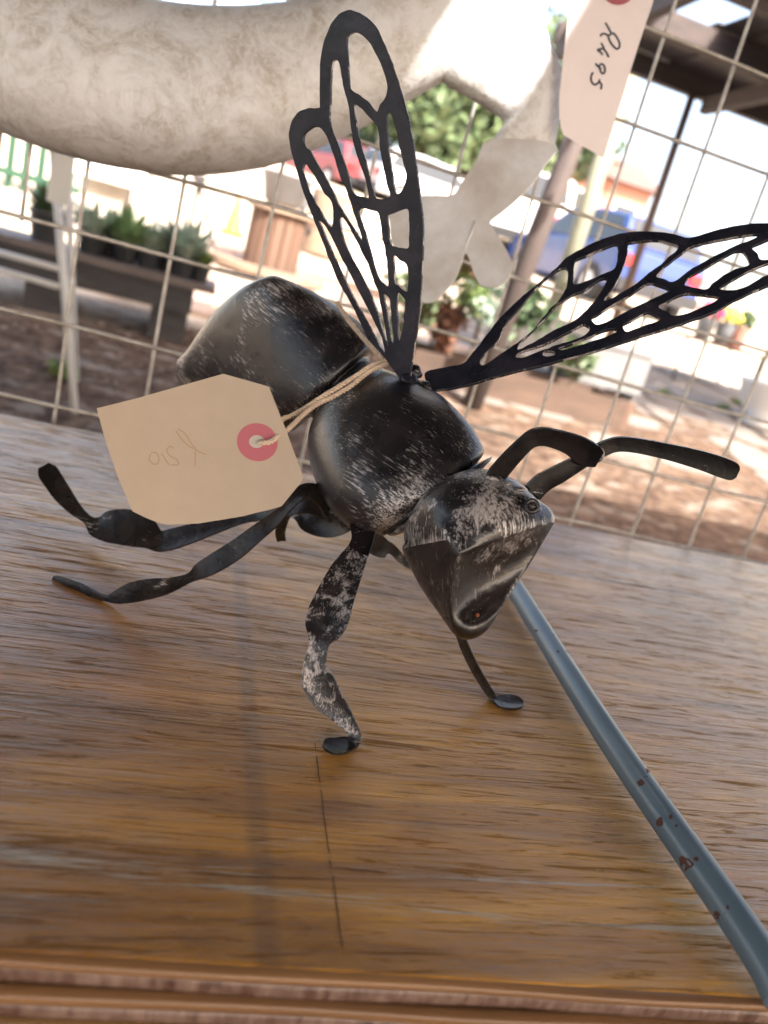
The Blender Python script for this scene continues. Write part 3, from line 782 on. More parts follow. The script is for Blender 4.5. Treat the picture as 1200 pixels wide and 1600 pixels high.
# feelers: flat bent bars
a1 = [(768,756,.468,12,.5),(776,742,.467,14,.5),(800,714,.464,13,.5),(822,692,.462,12,.5),(834,684,.462,13,.5),(848,682,.462,13,.5),(865,685,.463,13,.5),(890,693,.466,15,.5),(908,703,.468,18,.5),(925,712,.470,17,.5),(936,717,.471,12,.5)]
obj('antenna', pribbon(a1, .003, 2, .04, .5), M['feeler'], bee, smooth=True, auto=.5)
a2 = [(832,770,.466,15),(848,754,.468,15),(872,741,.472,14),(900,725,.476,12),(925,710,.479,11),(945,700,.480,11),(965,694,.480,11),(995,696,.479,11),(1045,706,.477,12),(1095,719,.475,14),(1130,731,.474,15),(1146,737,.474,13),(1152,739,.474,6)]
obj('antenna', pribbon(a2, .0035, 5, .10, .3), M['feeler'], bee, smooth=True, auto=.8)
p_ = P(934,711,.473)
fixn(obj('weld', ico(p_, (.0042,.003,.0052), 2), M['bolt'], bee, smooth=True))
for px, py, d, r in ((772,748,.466,.0062),(838,768,.468,.0055),(812,764,.462,.004),(792,756,.459,.0035),(800,775,.452,.003),(785,770,.455,.0028)):
    fixn(obj('weld', ico(P(px,py,d), (r,r*.6,r*.4), 2), M['bolt'], bee, smooth=True))
# wings
w5 = lambda l: [(420+a/2.58, b/2.58) for a, b in l]
W1o = w5([(575,1592),(545,1562),(520,1512),(494,1480),(470,1442),(455,1425),(400,1360),(345,1245),(290,1150),(240,1030),(200,925),(155,812),(120,700),(95,620),(84,550),(93,495),(118,457),(160,437),(200,438),(207,425),(207,350),(212,230),(235,140),(270,75),(320,42),(370,55),(420,92),(460,160),(500,258),(530,350),(553,430),(577,530),(595,650),(610,760),(622,860),(627,960),(622,1080),(615,1200),(605,1310),(590,1400),(578,1480),(576,1560)])
W1h = [w5(l) for l in [
 [(318,165),(330,140),(360,134),(400,165),(440,230),(466,290),(480,350),(470,398),(450,425),(438,452),(410,418),(370,385),(340,365),(330,350),(324,270)],
 [(268,246),(258,275),(253,350),(250,440),(254,510),(288,600),(320,690),(345,778),(385,793),(404,795),(395,740),(375,680),(350,600),(333,520),(326,440),(310,380),(296,310),(285,250)],
 [(348,428),(375,438),(405,470),(430,500),(444,530),(450,600),(465,680),(480,750),(492,788),(470,800),(435,800),(425,770),(405,700),(385,630),(367,560),(355,490)],
 [(482,462),(494,462),(512,520),(528,590),(548,670),(555,710),(550,745),(530,778),(512,775),(500,700),(488,620),(482,540)],
 [(150,592),(142,570),(150,540),(180,515),(212,517),(235,550),(262,625),(290,710),(318,775),(335,830),(355,890),(378,968),(340,912),(295,842),(257,765),(210,680),(172,612)],
 [(142,684),(152,662),(185,710),(228,782),(258,822),(262,880),(256,915),(235,890),(205,840),(175,790),(152,735)],
 [(290,880),(310,890),(350,960),(380,1022),(400,1062),(428,1140),(443,1180),(458,1260),(472,1330),(484,1392),(468,1350),(442,1265),(404,1165),(352,1070),(317,1000),(296,930)],
 [(205,890),(225,905),(262,968),(290,1030),(335,1118),(385,1213),(423,1290),(452,1350),(468,1400),(466,1420),(440,1375),(400,1300),(350,1210),(300,1110),(257,1010),(222,930)],
 [(366,852),(380,840),(420,850),(445,862),(455,920),(465,980),(476,1040),(483,1110),(483,1152),(465,1143),(450,1130),(430,1080),(412,1010),(395,950),(377,900)],
 [(466,1186),(488,1204),(494,1250),(499,1320),(504,1375),(497,1372),(487,1300),(475,1235)],
 [(482,872),(505,860),(530,850),(550,843),(564,850),(567,900),(567,960),(564,998),(540,1000),(510,995),(494,985),(487,930)],
 [(507,1032),(530,1050),(556,1065),(564,1100),(562,1168),(545,1170),(525,1150),(511,1138),(509,1090)],
 [(522,1182),(540,1196),(552,1212),(548,1260),(543,1310),(534,1358),(526,1368),(524,1300),(521,1240)]]]
wg1 = plate('wing', [(640,605,.553),(550,20,.500),(460,200,.535)], W1o, W1h, M['wing'], bee, .0018, .0004, 4, M['cut_edge'], .0005)
z8 = lambda l: [(880+a/3.75, 300+b/3.75) for a, b in l]
W2o = [(664,584),(685,577),(706,573),(724,569),(739,552),(760,525),(781,498),(799,480),(818,463),(840,445),(870,419),(885,404),(907,391),(933,378),(968,367),(1000,363),(1040,365),(1062,370),(1075,373),(1093,369),(1120,361),(1147,355),(1173,351),(1205,350),(1250,352),(1290,362),(1318,382),(1316,408),(1290,428),(1250,437),(1215,443),(1176,458),(1147,472),(1120,487),(1067,507),(1013,524),(960,541),(907,557),(880,564),(850,572),(790,586),(730,603),(700,609),(676,610),(668,600)]
W2h = [
 [(751,570),(753,560),(778,535),(786,515),(810,485),(835,455),(865,428),(884,421),(887,438),(880,460),(850,500),(815,532),(800,542),(780,556),(760,570)],
 [(898,411),(907,405),(920,400),(941,391),(962,384),(965,393),(964,410),(959,422),(944,429),(920,439),(904,445),(896,444),(896,430)],
 [(809,546),(813,537),(835,516),(850,498),(865,480),(880,472),(895,463),(915,454),(933,441),(947,437),(944,448),(930,470),(912,490),(893,505),(875,513),(862,519),(845,530),(828,539),(814,546)],
 z8([(380,312),(400,302),(480,293),(560,292),(620,305),(668,322),(660,350),(610,390),(560,440),(500,480),(430,540),(350,590),(300,620),(252,642),(245,628),(290,570),(330,500),(357,430),(376,370)]),
 z8([(547,500),(565,475),(600,437),(680,377),(750,328),(860,300),(1000,272),(1132,256),(1115,280),(1000,325),(880,385),(760,450),(690,503),(640,533),(590,515)]),
 z8([(712,545),(740,503),(800,470),(900,412),(980,367),(1038,352),(1065,372),(1088,418),(1078,438),(1010,458),(940,493),(880,538),(838,575),(780,568),(722,555)]),
 z8([(1102,332),(1160,302),(1300,252),(1420,250),(1500,280),(1450,340),(1350,365),(1250,392),(1160,405),(1138,365)]),
 z8([(917,575),(950,547),(1020,507),(1100,462),(1200,427),(1300,402),(1420,380),(1480,395),(1400,440),(1200,490),(1100,543),(1050,570),(980,582)]),
 z8([(562,680),(600,656),(700,606),(780,606),(900,622),(908,632),(870,655),(790,690),(740,713),(650,730),(610,710)]),
 z8([(350,788),(400,760),(490,713),(520,722),(566,754),(480,785),(420,808),(368,823)]),
 [(806,559),(817,550),(850,540),(880,525),(904,512),(913,509),(921,514),(918,522),(904,530),(874,539),(850,548),(820,559)],
 [(873,546),(895,538),(919,529),(943,519),(957,515),(963,519),(957,523),(928,534),(898,543),(880,548)],
 z8([(168,748),(210,722),(270,680),(330,645),(400,606),(490,545),(560,555),(618,582),(560,615),(400,690),(250,768),(190,778)]),
 [(848,554),(852,550),(860,550),(866,552),(866,556),(858,558),(850,557)]]
wg2 = plate('wing', [(670,597,.572),(1200,400,.548),(980,365,.590)], W2o, W2h, M['wing'], bee, .0018, .0004, 4, M['cut_edge'], .0005)
fixn(obj('wing_stub', tube([P(636,585,.555), P(640,603,.555), P(652,618,.553)], [.006,.0075,.004], 10), M['wing'], bee, smooth=True))
for px, py, d in ((664,606,.553),(648,580,.570)):
    c = P(px,py,d)
    b_ = fixn(obj('bolt', torus(c, Vector((.3,-.3,.8)), .0045, .0022), M['bolt'], bee, smooth=True))
    fixn(obj('bolt_head', ico(c, (.0048,.0048,.0052), 2), M['bolt'], b_, smooth=True))
# legs
L1 = [(559,862,.502,17,.3),(556,868,.500,19,.3),(542,893,.494,25,.3),(527,925,.486,29,.3),(514,960,.480,33,.3),(504,984,.477,29,.3),(499,1002,.475,17,.3),(496,1018,.474,15,.3),(492,1040,.473,18,.2),(497,1065,.472,26,.2),(512,1092,.471,24,.2),(530,1112,.470,18,.2),(545,1132,.468,12,.1),(554,1148,.467,10,.1),(554,1160,.4655,10,0)]
l1_ = fixn(obj('leg', pribbon(L1, .0018, 5, .15), M['leg_silver'], bee, smooth=True, auto=.9))
fixn(obj('hip', pribbon([(568,806,.520,24,.2),(567,825,.513,20,.2),(566,845,.507,17,.3),(559,863,.5018,17.5,.3)], .0019, 5, .15), M['feeler'], l1_, smooth=True, auto=.9))
fixn(obj('foot', pribbon([(557,1152,.467,7),(552,1160,'t',9),(540,1164,'t',12),(524,1166,'t',12),(511,1163,'t',9),(505,1161,'t',4)], .0016, 5, .1), M['leg'], bee, smooth=True, auto=.9))
L2 = [(526,800,.555,22,.0),(512,782,.550,16,.5),(490,768,.547,12,.8),(474,768,.546,11,.8),(460,780,.546,9,.6),(444,797,.547,8,.5),(425,815,.548,11,.5),(400,834,.549,13,.5),(370,858,.551,15,.5),(335,880,.553,15,.5),(311,893,.555,12,.5),(296,903,.555,7,.4),(267,914,.554,11,.4),(236,920,.553,15,.4),(205,926,.553,15,.4),(182,933,.554,10,.4),(168,935,.555,5,.3),(150,930,.557,6,.3),(128,922,.560,9,.3),(104,912,.563,8,.3),(90,906,.566,6,.2),(83,903,.567,3,.2)]
fixn(obj('leg', pribbon(L2, .0018, 5, .12), M['leg'], bee, smooth=True, auto=.9))
L3 = [(520,800,.580,16,.5),(480,790,.585,12,.5),(440,800,.595,8,.5),(410,806,.605,6,.6),(378,811,.612,7,.7),(345,820,.616,10,.8),(305,832,.620,14,.8),(270,842,.624,16,.8),(250,846,.627,15,.8),(240,842,.628,16,.6),(222,830,.631,25,.5),(192,823,.636,27,.5),(165,822,.641,23,.5),(148,822,.645,14,.5),(137,812,.648,7,.4),(120,798,.653,9,.4),(100,775,.660,13,.4),(86,755,.667,14,.4),(75,738,.673,14,.4),(68,728,.676,8,.4)]
fixn(obj('leg', pribbon(L3, .0018, 5, .12), M['leg'], bee, smooth=True, auto=.9))
L4 = [(548,806,.565,14,.3),(540,814,.575,17,.3),(520,818,.585,21,.3),(498,818,.593,20,.3),(478,814,.600,15,.3),(468,808,.605,8,.3),(458,800,.612,9,.3),(446,806,.622,8,.3),(438,830,.640,8,.2),(440,845,.652,7,.2)]
fixn(obj('leg', pribbon(L4, .0018, 5, .12), M['leg'], bee, smooth=True, auto=.9))
L5 = [(575,842,.575,15,.2),(590,852,.590,17,.2),(602,858,.600,14,.2),(612,858,.610,8,.2),(640,880,.640,8,.2),(690,880,.665,8,.2)]
fixn(obj('leg', pribbon(L5, .0018, 5, .12), M['leg'], bee, smooth=True, auto=.9))
L6 = [(660,860,.535,16,.3),(690,930,.540,12,.3),(716,985,.548,7,.3),(726,1010,.553,7,.4),(740,1040,.559,7,.4),(756,1068,.565,6.5,.4),(768,1086,.569,6,.3),(774,1094,.5695,5,.1)]
fixn(obj('leg', pribbon(L6, .0018, 5, .15), M['leg'], bee, smooth=True, auto=.9))
fixn(obj('foot', pribbon([(772,1093,'t',4),(782,1096,'t',9),(797,1097,'t',11),(809,1099,'t',9),(817,1101,'t',4)], .0018, 5, .12), M['leg'], bee, smooth=True, auto=.9))
for px, py, d in ((532,806,.548),(522,800,.552),(540,815,.545)):
    fixn(obj('weld', ico(P(px,py,d), (.005,.004,.005), 2), M['bolt'], bee, smooth=True))

# price tag tied to the bee, seen from the back
t1 = thing('price_tag', 'manila card price tag with pink ring tied to the bee with string', 'tag', tuple(P(330,700,.50)), 'card price tags')
d1 = lambda px, py: .500 + .00007*(px-330) - .0000011*(px-300)**2*.35 - .00010*(py-700)*.3
tp = dens([(151,638),(215,622),(285,602),(349,584)], 4)[:-1] + dens([(349,584),(420,604)], 4)
bt = dens([(207,799),(232,811),(257,820),(310,818),(378,807),(440,791)], 3)
bt_n = len(tp)
def resample(c, n):
    c = np.array(c, float); s = np.r_[0, np.cumsum(np.linalg.norm(np.diff(c,axis=0),axis=1))]; u = np.linspace(0, s[-1], n)
    return list(zip(np.interp(u,s,c[:,0]), np.interp(u,s,c[:,1])))
def strip_cols(top, bot, left, right, nv):
    """Coons-like grid in photo pixels"""
    n = len(top); g = []
    L = resample(left, nv+1); R = resample(right, nv+1)
    for j in range(nv+1):
        v_ = j/nv; row = []
        for i in range(n):
            u_ = i/(n-1)
            x = (1-v_)*top[i][0]+v_*bot[i][0] + (1-u_)*L[j][0]+u_*R[j][0] - ((1-u_)*(1-v_)*top[0][0]+u_*(1-v_)*top[-1][0]+(1-u_)*v_*bot[0][0]+u_*v_*bot[-1][0])
            y = (1-v_)*top[i][1]+v_*bot[i][1] + (1-u_)*L[j][1]+u_*R[j][1] - ((1-u_)*(1-v_)*top[0][1]+u_*(1-v_)*top[-1][1]+(1-u_)*v_*bot[0][1]+u_*v_*bot[-1][1])
            row.append((x,y))
        g.append(row)
    return g
def gridcard(g, dfun, th):
    nv = len(g)-1; n = len(g[0]); V = []
    for side in (0,1):
        for row in g:
            for (px,py) in row: V.append(P(px,py,dfun(px,py)+side*th))
    N = n*(nv+1); Fc = []
    for j in range(nv):
        for i in range(n-1):
            a = j*n+i; Fc.append((a,a+1,a+n+1,a+n)); a += N; Fc.append((a,a+n,a+n+1,a+1))
    edge = [i for i in range(n)] + [j*n+n-1 for j in range(1,nv+1)] + [nv*n+i for i in range(n-2,-1,-1)] + [j*n for j in range(nv-1,0,-1)]
    for k in range(len(edge)):
        a, b = edge[k], edge[(k+1)%len(edge)]; Fc.append((a,a+N,b+N,b))
    return V, Fc
top_s = resample([(151,638),(215,622),(285,602),(349,584)], 16)[:-1] + resample([(349,584),(420,604)], 6)
bot_s = resample([(207,799),(232,811),(257,820),(310,818),(378,807),(440,791)], len(top_s))
gg = strip_cols(top_s, bot_s, [(151,638),(165,690),(184,745),(207,799)], [(420,604),(447,672),(475,748),(440,791)], 20)
fixn(obj('card', gridcard(gg, d1, .0005), M['card'], t1, smooth=True, auto=.6))
rr_ = obj('reinforcement_ring', disc_px(402,691,32,29.5,d1,.0002,.0003,.30,rot=.35), M['pink'], t1)
obj('eyelet', disc_px(401,690,12,10,d1,.0006,.0002,.02), M['grommet'], t1)
q3 = lambda l: [(150+a/3.75, 600+b/3.75) for a, b in l]
gs = [q3([(320,410),(312,440),(335,468),(362,465),(368,430),(350,402),(322,405)]), q3([(385,405),(405,440),(430,475)]), q3([(455,375),(430,365),(415,395),(440,425),(470,440),(485,468),(455,475),(440,470)]),
      q3([(580,385),(582,430),(578,482)]), q3([(470,275),(500,320),(540,360),(575,380)]), q3([(480,262),(520,290),(560,350),(600,395),(645,412)]), q3([(672,458),(678,462)])]
obj('handwriting', inkline(gs, d1, .9, .0003), M['ghost'], t1)
# string: two-ply twisted strands
def yarn(path, r=.0016, turns=None, n=10):
    c = catmull([tuple(p) for p in path], n); c = [Vector(p) for p in c]; L = sum((b-a).length for a, b in zip(c[:-1], c[1:]))
    # resample evenly
    s = [0]; 
    for a, b in zip(c[:-1], c[1:]): s.append(s[-1]+(b-a).length)
    m = max(40, int(L/.0006)); arr = np.array([tuple(p) for p in c]); u = np.linspace(0, L, m)
    q = [Vector(p) for p in np.c_[np.interp(u,s,arr[:,0]), np.interp(u,s,arr[:,1]), np.interp(u,s,arr[:,2])]]
    out = []
    for ph in (0, PI):
        st = []
        for i, p in enumerate(q):
            t = (q[min(i+1,m-1)]-q[max(i-1,0)]).normalized(); a = t.cross(Vector((0,0,1))).normalized(); b = t.cross(a)
            th = ph + u[i]/.0055*2*PI; st.append(p + (a*math.cos(th)+b*math.sin(th))*r*.55)
        out.append(tube(st, r*.68, 6))
    return join(*out)
sg = thing('cotton_string', 'twisted off white cotton string looped round the waist of the bee', 'string', tuple(P(500,640,.52)))
fixn(obj('strand', yarn([P(404,691,.4985),P(420,691,.4965),P(432,684,.500),P(450,671,.512),P(474,648,.528),P(495,632,.538),P(520,620,.545),P(550,602,.552),P(575,582,.560),P(600,570,.572),P(622,562,.585)], .0016), M['string'], sg, smooth=True))
fixn(obj('strand', yarn([P(404,690,.5015),P(425,684,.506),P(440,657,.520),P(455,650,.530),P(478,637,.536),P(505,619,.543),P(530,604,.549),P(560,585,.557),P(580,572,.565),P(605,563,.580)], .0016), M['string'], sg, smooth=True))
fixn(obj('strand', yarn([P(526,472,.600),P(534,484,.598),P(548,505,.593),P(565,525,.588),P(585,548,.580),P(600,566,.576)], .0017), M['string'], sg, smooth=True))

# ================================================================== YARD
def ybox(c, sx, sy, sz, z0=0, rz=0.): return xf(box(-sx/2,sx/2,-sy/2,sy/2,z0,z0+sz), c, rz)
# --- plant bench on the left
YB = G(275,522).y
bl, br_ = at(-60,352,YB), at(338,442,YB)
btop = at(200,410,YB).z
bx = (bl.x+br_.x)/2; gzb = gz(YB)
bench = thing('plant_bench', 'low dark wooden bench carrying potted succulents beyond the fence', 'bench', (bx, YB, gzb))
W_ = br_.x-bl.x
for k in range(3):
    obj('plank', box(bl.x, br_.x, YB-.22+k*.16, YB-.07+k*.16, btop-.035, btop), M['bench_top'], bench)
obj('apron', box(bl.x+.06, br_.x-.1, YB-.19, YB-.15, btop-.16, btop-.038), M['dark_wood'], bench)
for px in (72, 272):
    c = at(px, 450, YB-.1)
    obj('leg', box(c.x-.09, c.x+.09, YB-.14, YB+.2, gz(YB-.14)-.02, btop-.04), M['dark_wood'], bench)
def pot_plant(name, loc, r, h, mt, leafm, lab, spread, ph, kind, grp, seed, lf=70):
    t = thing(name, lab, 'potted plant', tuple(loc), grp); r *= 1.2; h *= 1.15
    prof = [(r*.72,0),(r*.95,h*.86),(r*1.06,h*.87),(r*1.06,h),(r*.93,h),(r*.9,h*.85)]
    obj('pot', lathe(prof, 14), mt, t, world=False, smooth=True, auto=.6)
    g = np.random.default_rng(seed); V = []; Fc = []
    for i in range(lf):
        a = g.random()*2*PI; el = g.random()**.6*1.1; L = ph*(.6+.6*g.random())
        d = Vector((math.cos(a)*math.sin(el)*spread, math.sin(a)*math.sin(el)*spread, math.cos(el))).normalized()
        b = Vector((math.cos(a)*r*.5*g.random(), math.sin(a)*r*.5*g.random(), h*.85)); s_ = d.cross(Vector((0,0,1))).normalized()*L*.09
        mid = b + d*L*.55 + Vector((0,0,L*.05)); tip = b + d*L + Vector((0,0,-L*.12*el)); k = len(V)
        V += [tuple(b-s_*.5), tuple(b+s_*.5), tuple(mid+s_), tuple(tip), tuple(mid-s_)]; Fc += [(k,k+1,k+2,k+4),(k+4,k+2,k+3)]
    obj('foliage', (V, Fc), leafm, t, world=False)
    return t
pots = [(76,338,.075,.13,'leaf_dark','bushy dark green plant in the tallest black pot at the left end of the bench',.13),
        (143,378,.058,.08,'leaf_grey','grey green succulent in a black pot just right of the white tube stand',.15),
        (172,372,.050,.075,'leaf_grey','feathery grey plant behind the second pot on the bench',.14),
        (198,392,.055,.07,'leaf_fresh','fresh green spiky plant in the middle of the dark bench',.17),
        (232,398,.055,.075,'leaf_grey','pale spiky succulent right of the fresh green plant',.13),
        (262,400,.05,.075,'leaf_grey','thin leaved grey plant left of the tall blue green one',.15),
        (288,404,.06,.09,'leaf_grey','tall blue green succulent near the right end of the bench',.18),
        (318,402,.042,.075,'leaf_lime','small lime green plant in the last black pot on the right end of the bench',.08)]
for i, (px, py, r, h, lm, lab, ph) in enumerate(pots):
    c = at(px, py, YB + (.05 if i in (2,5) else -.06)); c.z = btop
    pot_plant('potted_plant', c, r, h, M['pot'], M[lm], lab, 1., ph*1.2, None, 'potted plants on the dark bench', 20+i, 110)
# white plant labels stuck in pots
for i, (px, py) in enumerate(((296,378),(70,330),(130,345),(322,372))):
    c = at(px, py, YB-.10); h = .09
    o = obj('plant_label', box(c.x-.009, c.x+.009, c.y-.001, c.y+.001, btop+.05, btop+.05+h), M['white'])
    tag(o, ['white plastic label in the tall blue green succulent', 'white plastic label in the tallest black pot at the left end', 'white plastic label in the pot beside the white tube stand', 'white plastic label leaning in the last pot on the right'][i], 'plant label', 'white plant labels')
# --- white tube stand in front of the bench
YS = 3.0
c0 = at(112, 600, YS); zb = gz(YS)
stn = thing('tube_stand', 'white folding tube stand standing before the plant bench', 'stand', (c0.x, YS, zb))
def tb_(pts_, r=.013): return tube([tuple(p) for p in pts_], r, 8)
def drop(p): return Vector((p.x, p.y, gz(p.y)))
lA = drop(at(118,640,YS)); hA = at(82,225,YS)
obj('leg', tb_([lA, hA], .014), M['steel_white'], stn, smooth=True)
lB = drop(at(124,560,YS+.35)); hB = at(104,225,YS+.05)
obj('leg', tb_([lB, hB], .012), M['steel_white'], stn, smooth=True)
for (a, b) in (((96,421),(-40,384)), ((92,448),(-60,405))):
    obj('rung', tb_([at(a[0],a[1],YS), at(b[0],b[1],YS+.05)], .011), M['steel_white'], stn, smooth=True)
fixn(obj('panel', xf(box(-.035,.035,-.004,.004,0,.24), at(90,318,YS-.03)), M['white'], stn))
lC = at(-50,640,YS); obj('leg', tb_([drop(lC), at(-60,225,YS)], .014), M['steel_white'], stn, smooth=True)
# --- white stone garden seat behind the pots
YG = 6.4; c = at(185, 330, YG)
gs_ = thing('stone_bench', 'white stone garden seat slab with curved grey scroll end behind the pots', 'bench', (c.x, YG, gz(YG)))
a, b = at(125,262,YG), at(222,300,YG)
zt = (a.z+b.z)/2
obj('seat', box(a.x-.05, b.x+.03, YG-.3, YG+.2, zt-.02, zt+.1), M['white'], gs_)
obj('base', box(a.x+.05, b.x-.08, YG-.2, YG+.12, gz(YG)-.05, zt-.022), M['concrete'], gs_)
pts_ = [at(px,py,YG-.1) for px,py in ((205,380),(222,350),(240,318),(250,290),(246,272),(232,266),(224,275),(228,287))]
obj('scroll_arm', tube(catmull([tuple(p) for p in pts_], 4), [.085]*8+[.075]*8+[.05]*8+[.04]*5, 10), M['concrete'], gs_, smooth=True)
# --- dark A frame trestle
YT = 7.2; ap = at(311,285,YT)
tr = thing('trestle', 'thin dark trestle with two splayed legs standing behind the pots', 'trestle', (ap.x, YT, gz(YT)))
for px in (290, 338):
    f_ = at(px, 385, YT); obj('leg', tube([(ap.x, YT, ap.z), (f_.x, YT, gz(YT))], .018, 6), M['dark_wood'], tr)
obj('cap', box(ap.x-.05, ap.x+.05, YT-.3, YT+.3, ap.z, ap.z+.05), M['dark_wood'], tr)
# --- orange cone
c = G(362, 366); 
cn = thing('traffic_cone', 'orange traffic cone on the bright path left of the wooden drum', 'cone', tuple(c))
hh = (at(366,303,c.y).z-c.z)
obj('cone', lathe([(hh*.22,.03),(hh*.05,hh),(hh*.02,hh)], 16), M['orange'], cn, world=False, smooth=True, auto=.6)
obj('base', ybox((0,0,0), hh*.62, hh*.62, .03, 0), M['orange'], cn, world=False)
# --- wooden cable drum
c = G(418, 440); YD = c.y+.30; zt = at(435,322,YD).z; c.y = YD; c.z = gz(YD)
cx = at(424,400,YD).x
dr = thing('cable_drum', 'brown wooden cable drum standing upright with a basin on top', 'cable drum', (cx, YD, c.z))
R1 = (at(462,420,YD)-at(384,405,YD)).length/2
RB = (at(520,470,YD)-at(345,425,YD)).length/2
HH = zt-c.z
obj('lower_flange', lathe([(RB,0.),(RB,.055),(.02,.056)], 32), M['grey_wood'], dr, world=False)
nS = 16
for k in range(nS):
    a0 = 2*PI*k/nS; w_ = 2*R1*math.sin(PI/nS)*.94
    o = obj('stave', box(-w_/2,w_/2,-.018,.018,.058,HH-.05), M['brown_wood'], dr, world=False)
    o.location = (R1*math.cos(a0), R1*math.sin(a0), 0); o.rotation_euler = (0,0,a0+PI/2)
obj('upper_flange', lathe([(R1*1.32,HH-.048),(R1*1.32,HH),(.02,HH+.001)], 32), M['grey_wood'], dr, world=False)
o = obj('basin', lathe([(R1*.55,.0),(R1*.75,.03),(R1*.98,.22),(R1*1.05,.23),(R1*1.0,.24),(R1*.9,.22),(R1*.7,.05)], 28, ), M['concrete'], None, smooth=True)
o.location = (cx, YD, c.z+HH+.003); o.data.materials[0] = M['zinc']; tag(o, 'pale grey basin resting on top of the wooden cable drum', 'basin')
# --- cut log behind it
c = G(505, 400); 
lg = thing('cut_log', 'pale sawn log with a dark tyre ring beside the cable drum', 'log', tuple(c))
obj('log', lathe([(.24,0),(.26,.3),(.25,.62),(.23,.63)], 16), M['grey_wood'], lg, world=False, smooth=True, auto=.6)
obj('hoop', torus(Vector((-.2,-.1,.35)), Vector((.8,-1,.1)), .17, .035), M['pot'], lg, world=False, smooth=True)
# --- pale planks on the ground
for k, (px, py, L, rz) in enumerate(((560,455,1.6,-.15),(515,490,1.3,.05))):
    c = G(px, py); o = obj('timber_plank', xf(box(-L/2,L/2,-.09,.09,0,.04)), M['grey_wood']); o.location = (c.x, c.y, c.z+.005); o.rotation_euler = (.11,0,rz)
    tag(o, ['longer sawn plank lying behind the bee beside the log','shorter sawn plank lying nearest the bee abdomen'][k], 'plank', 'sawn planks on the ground')
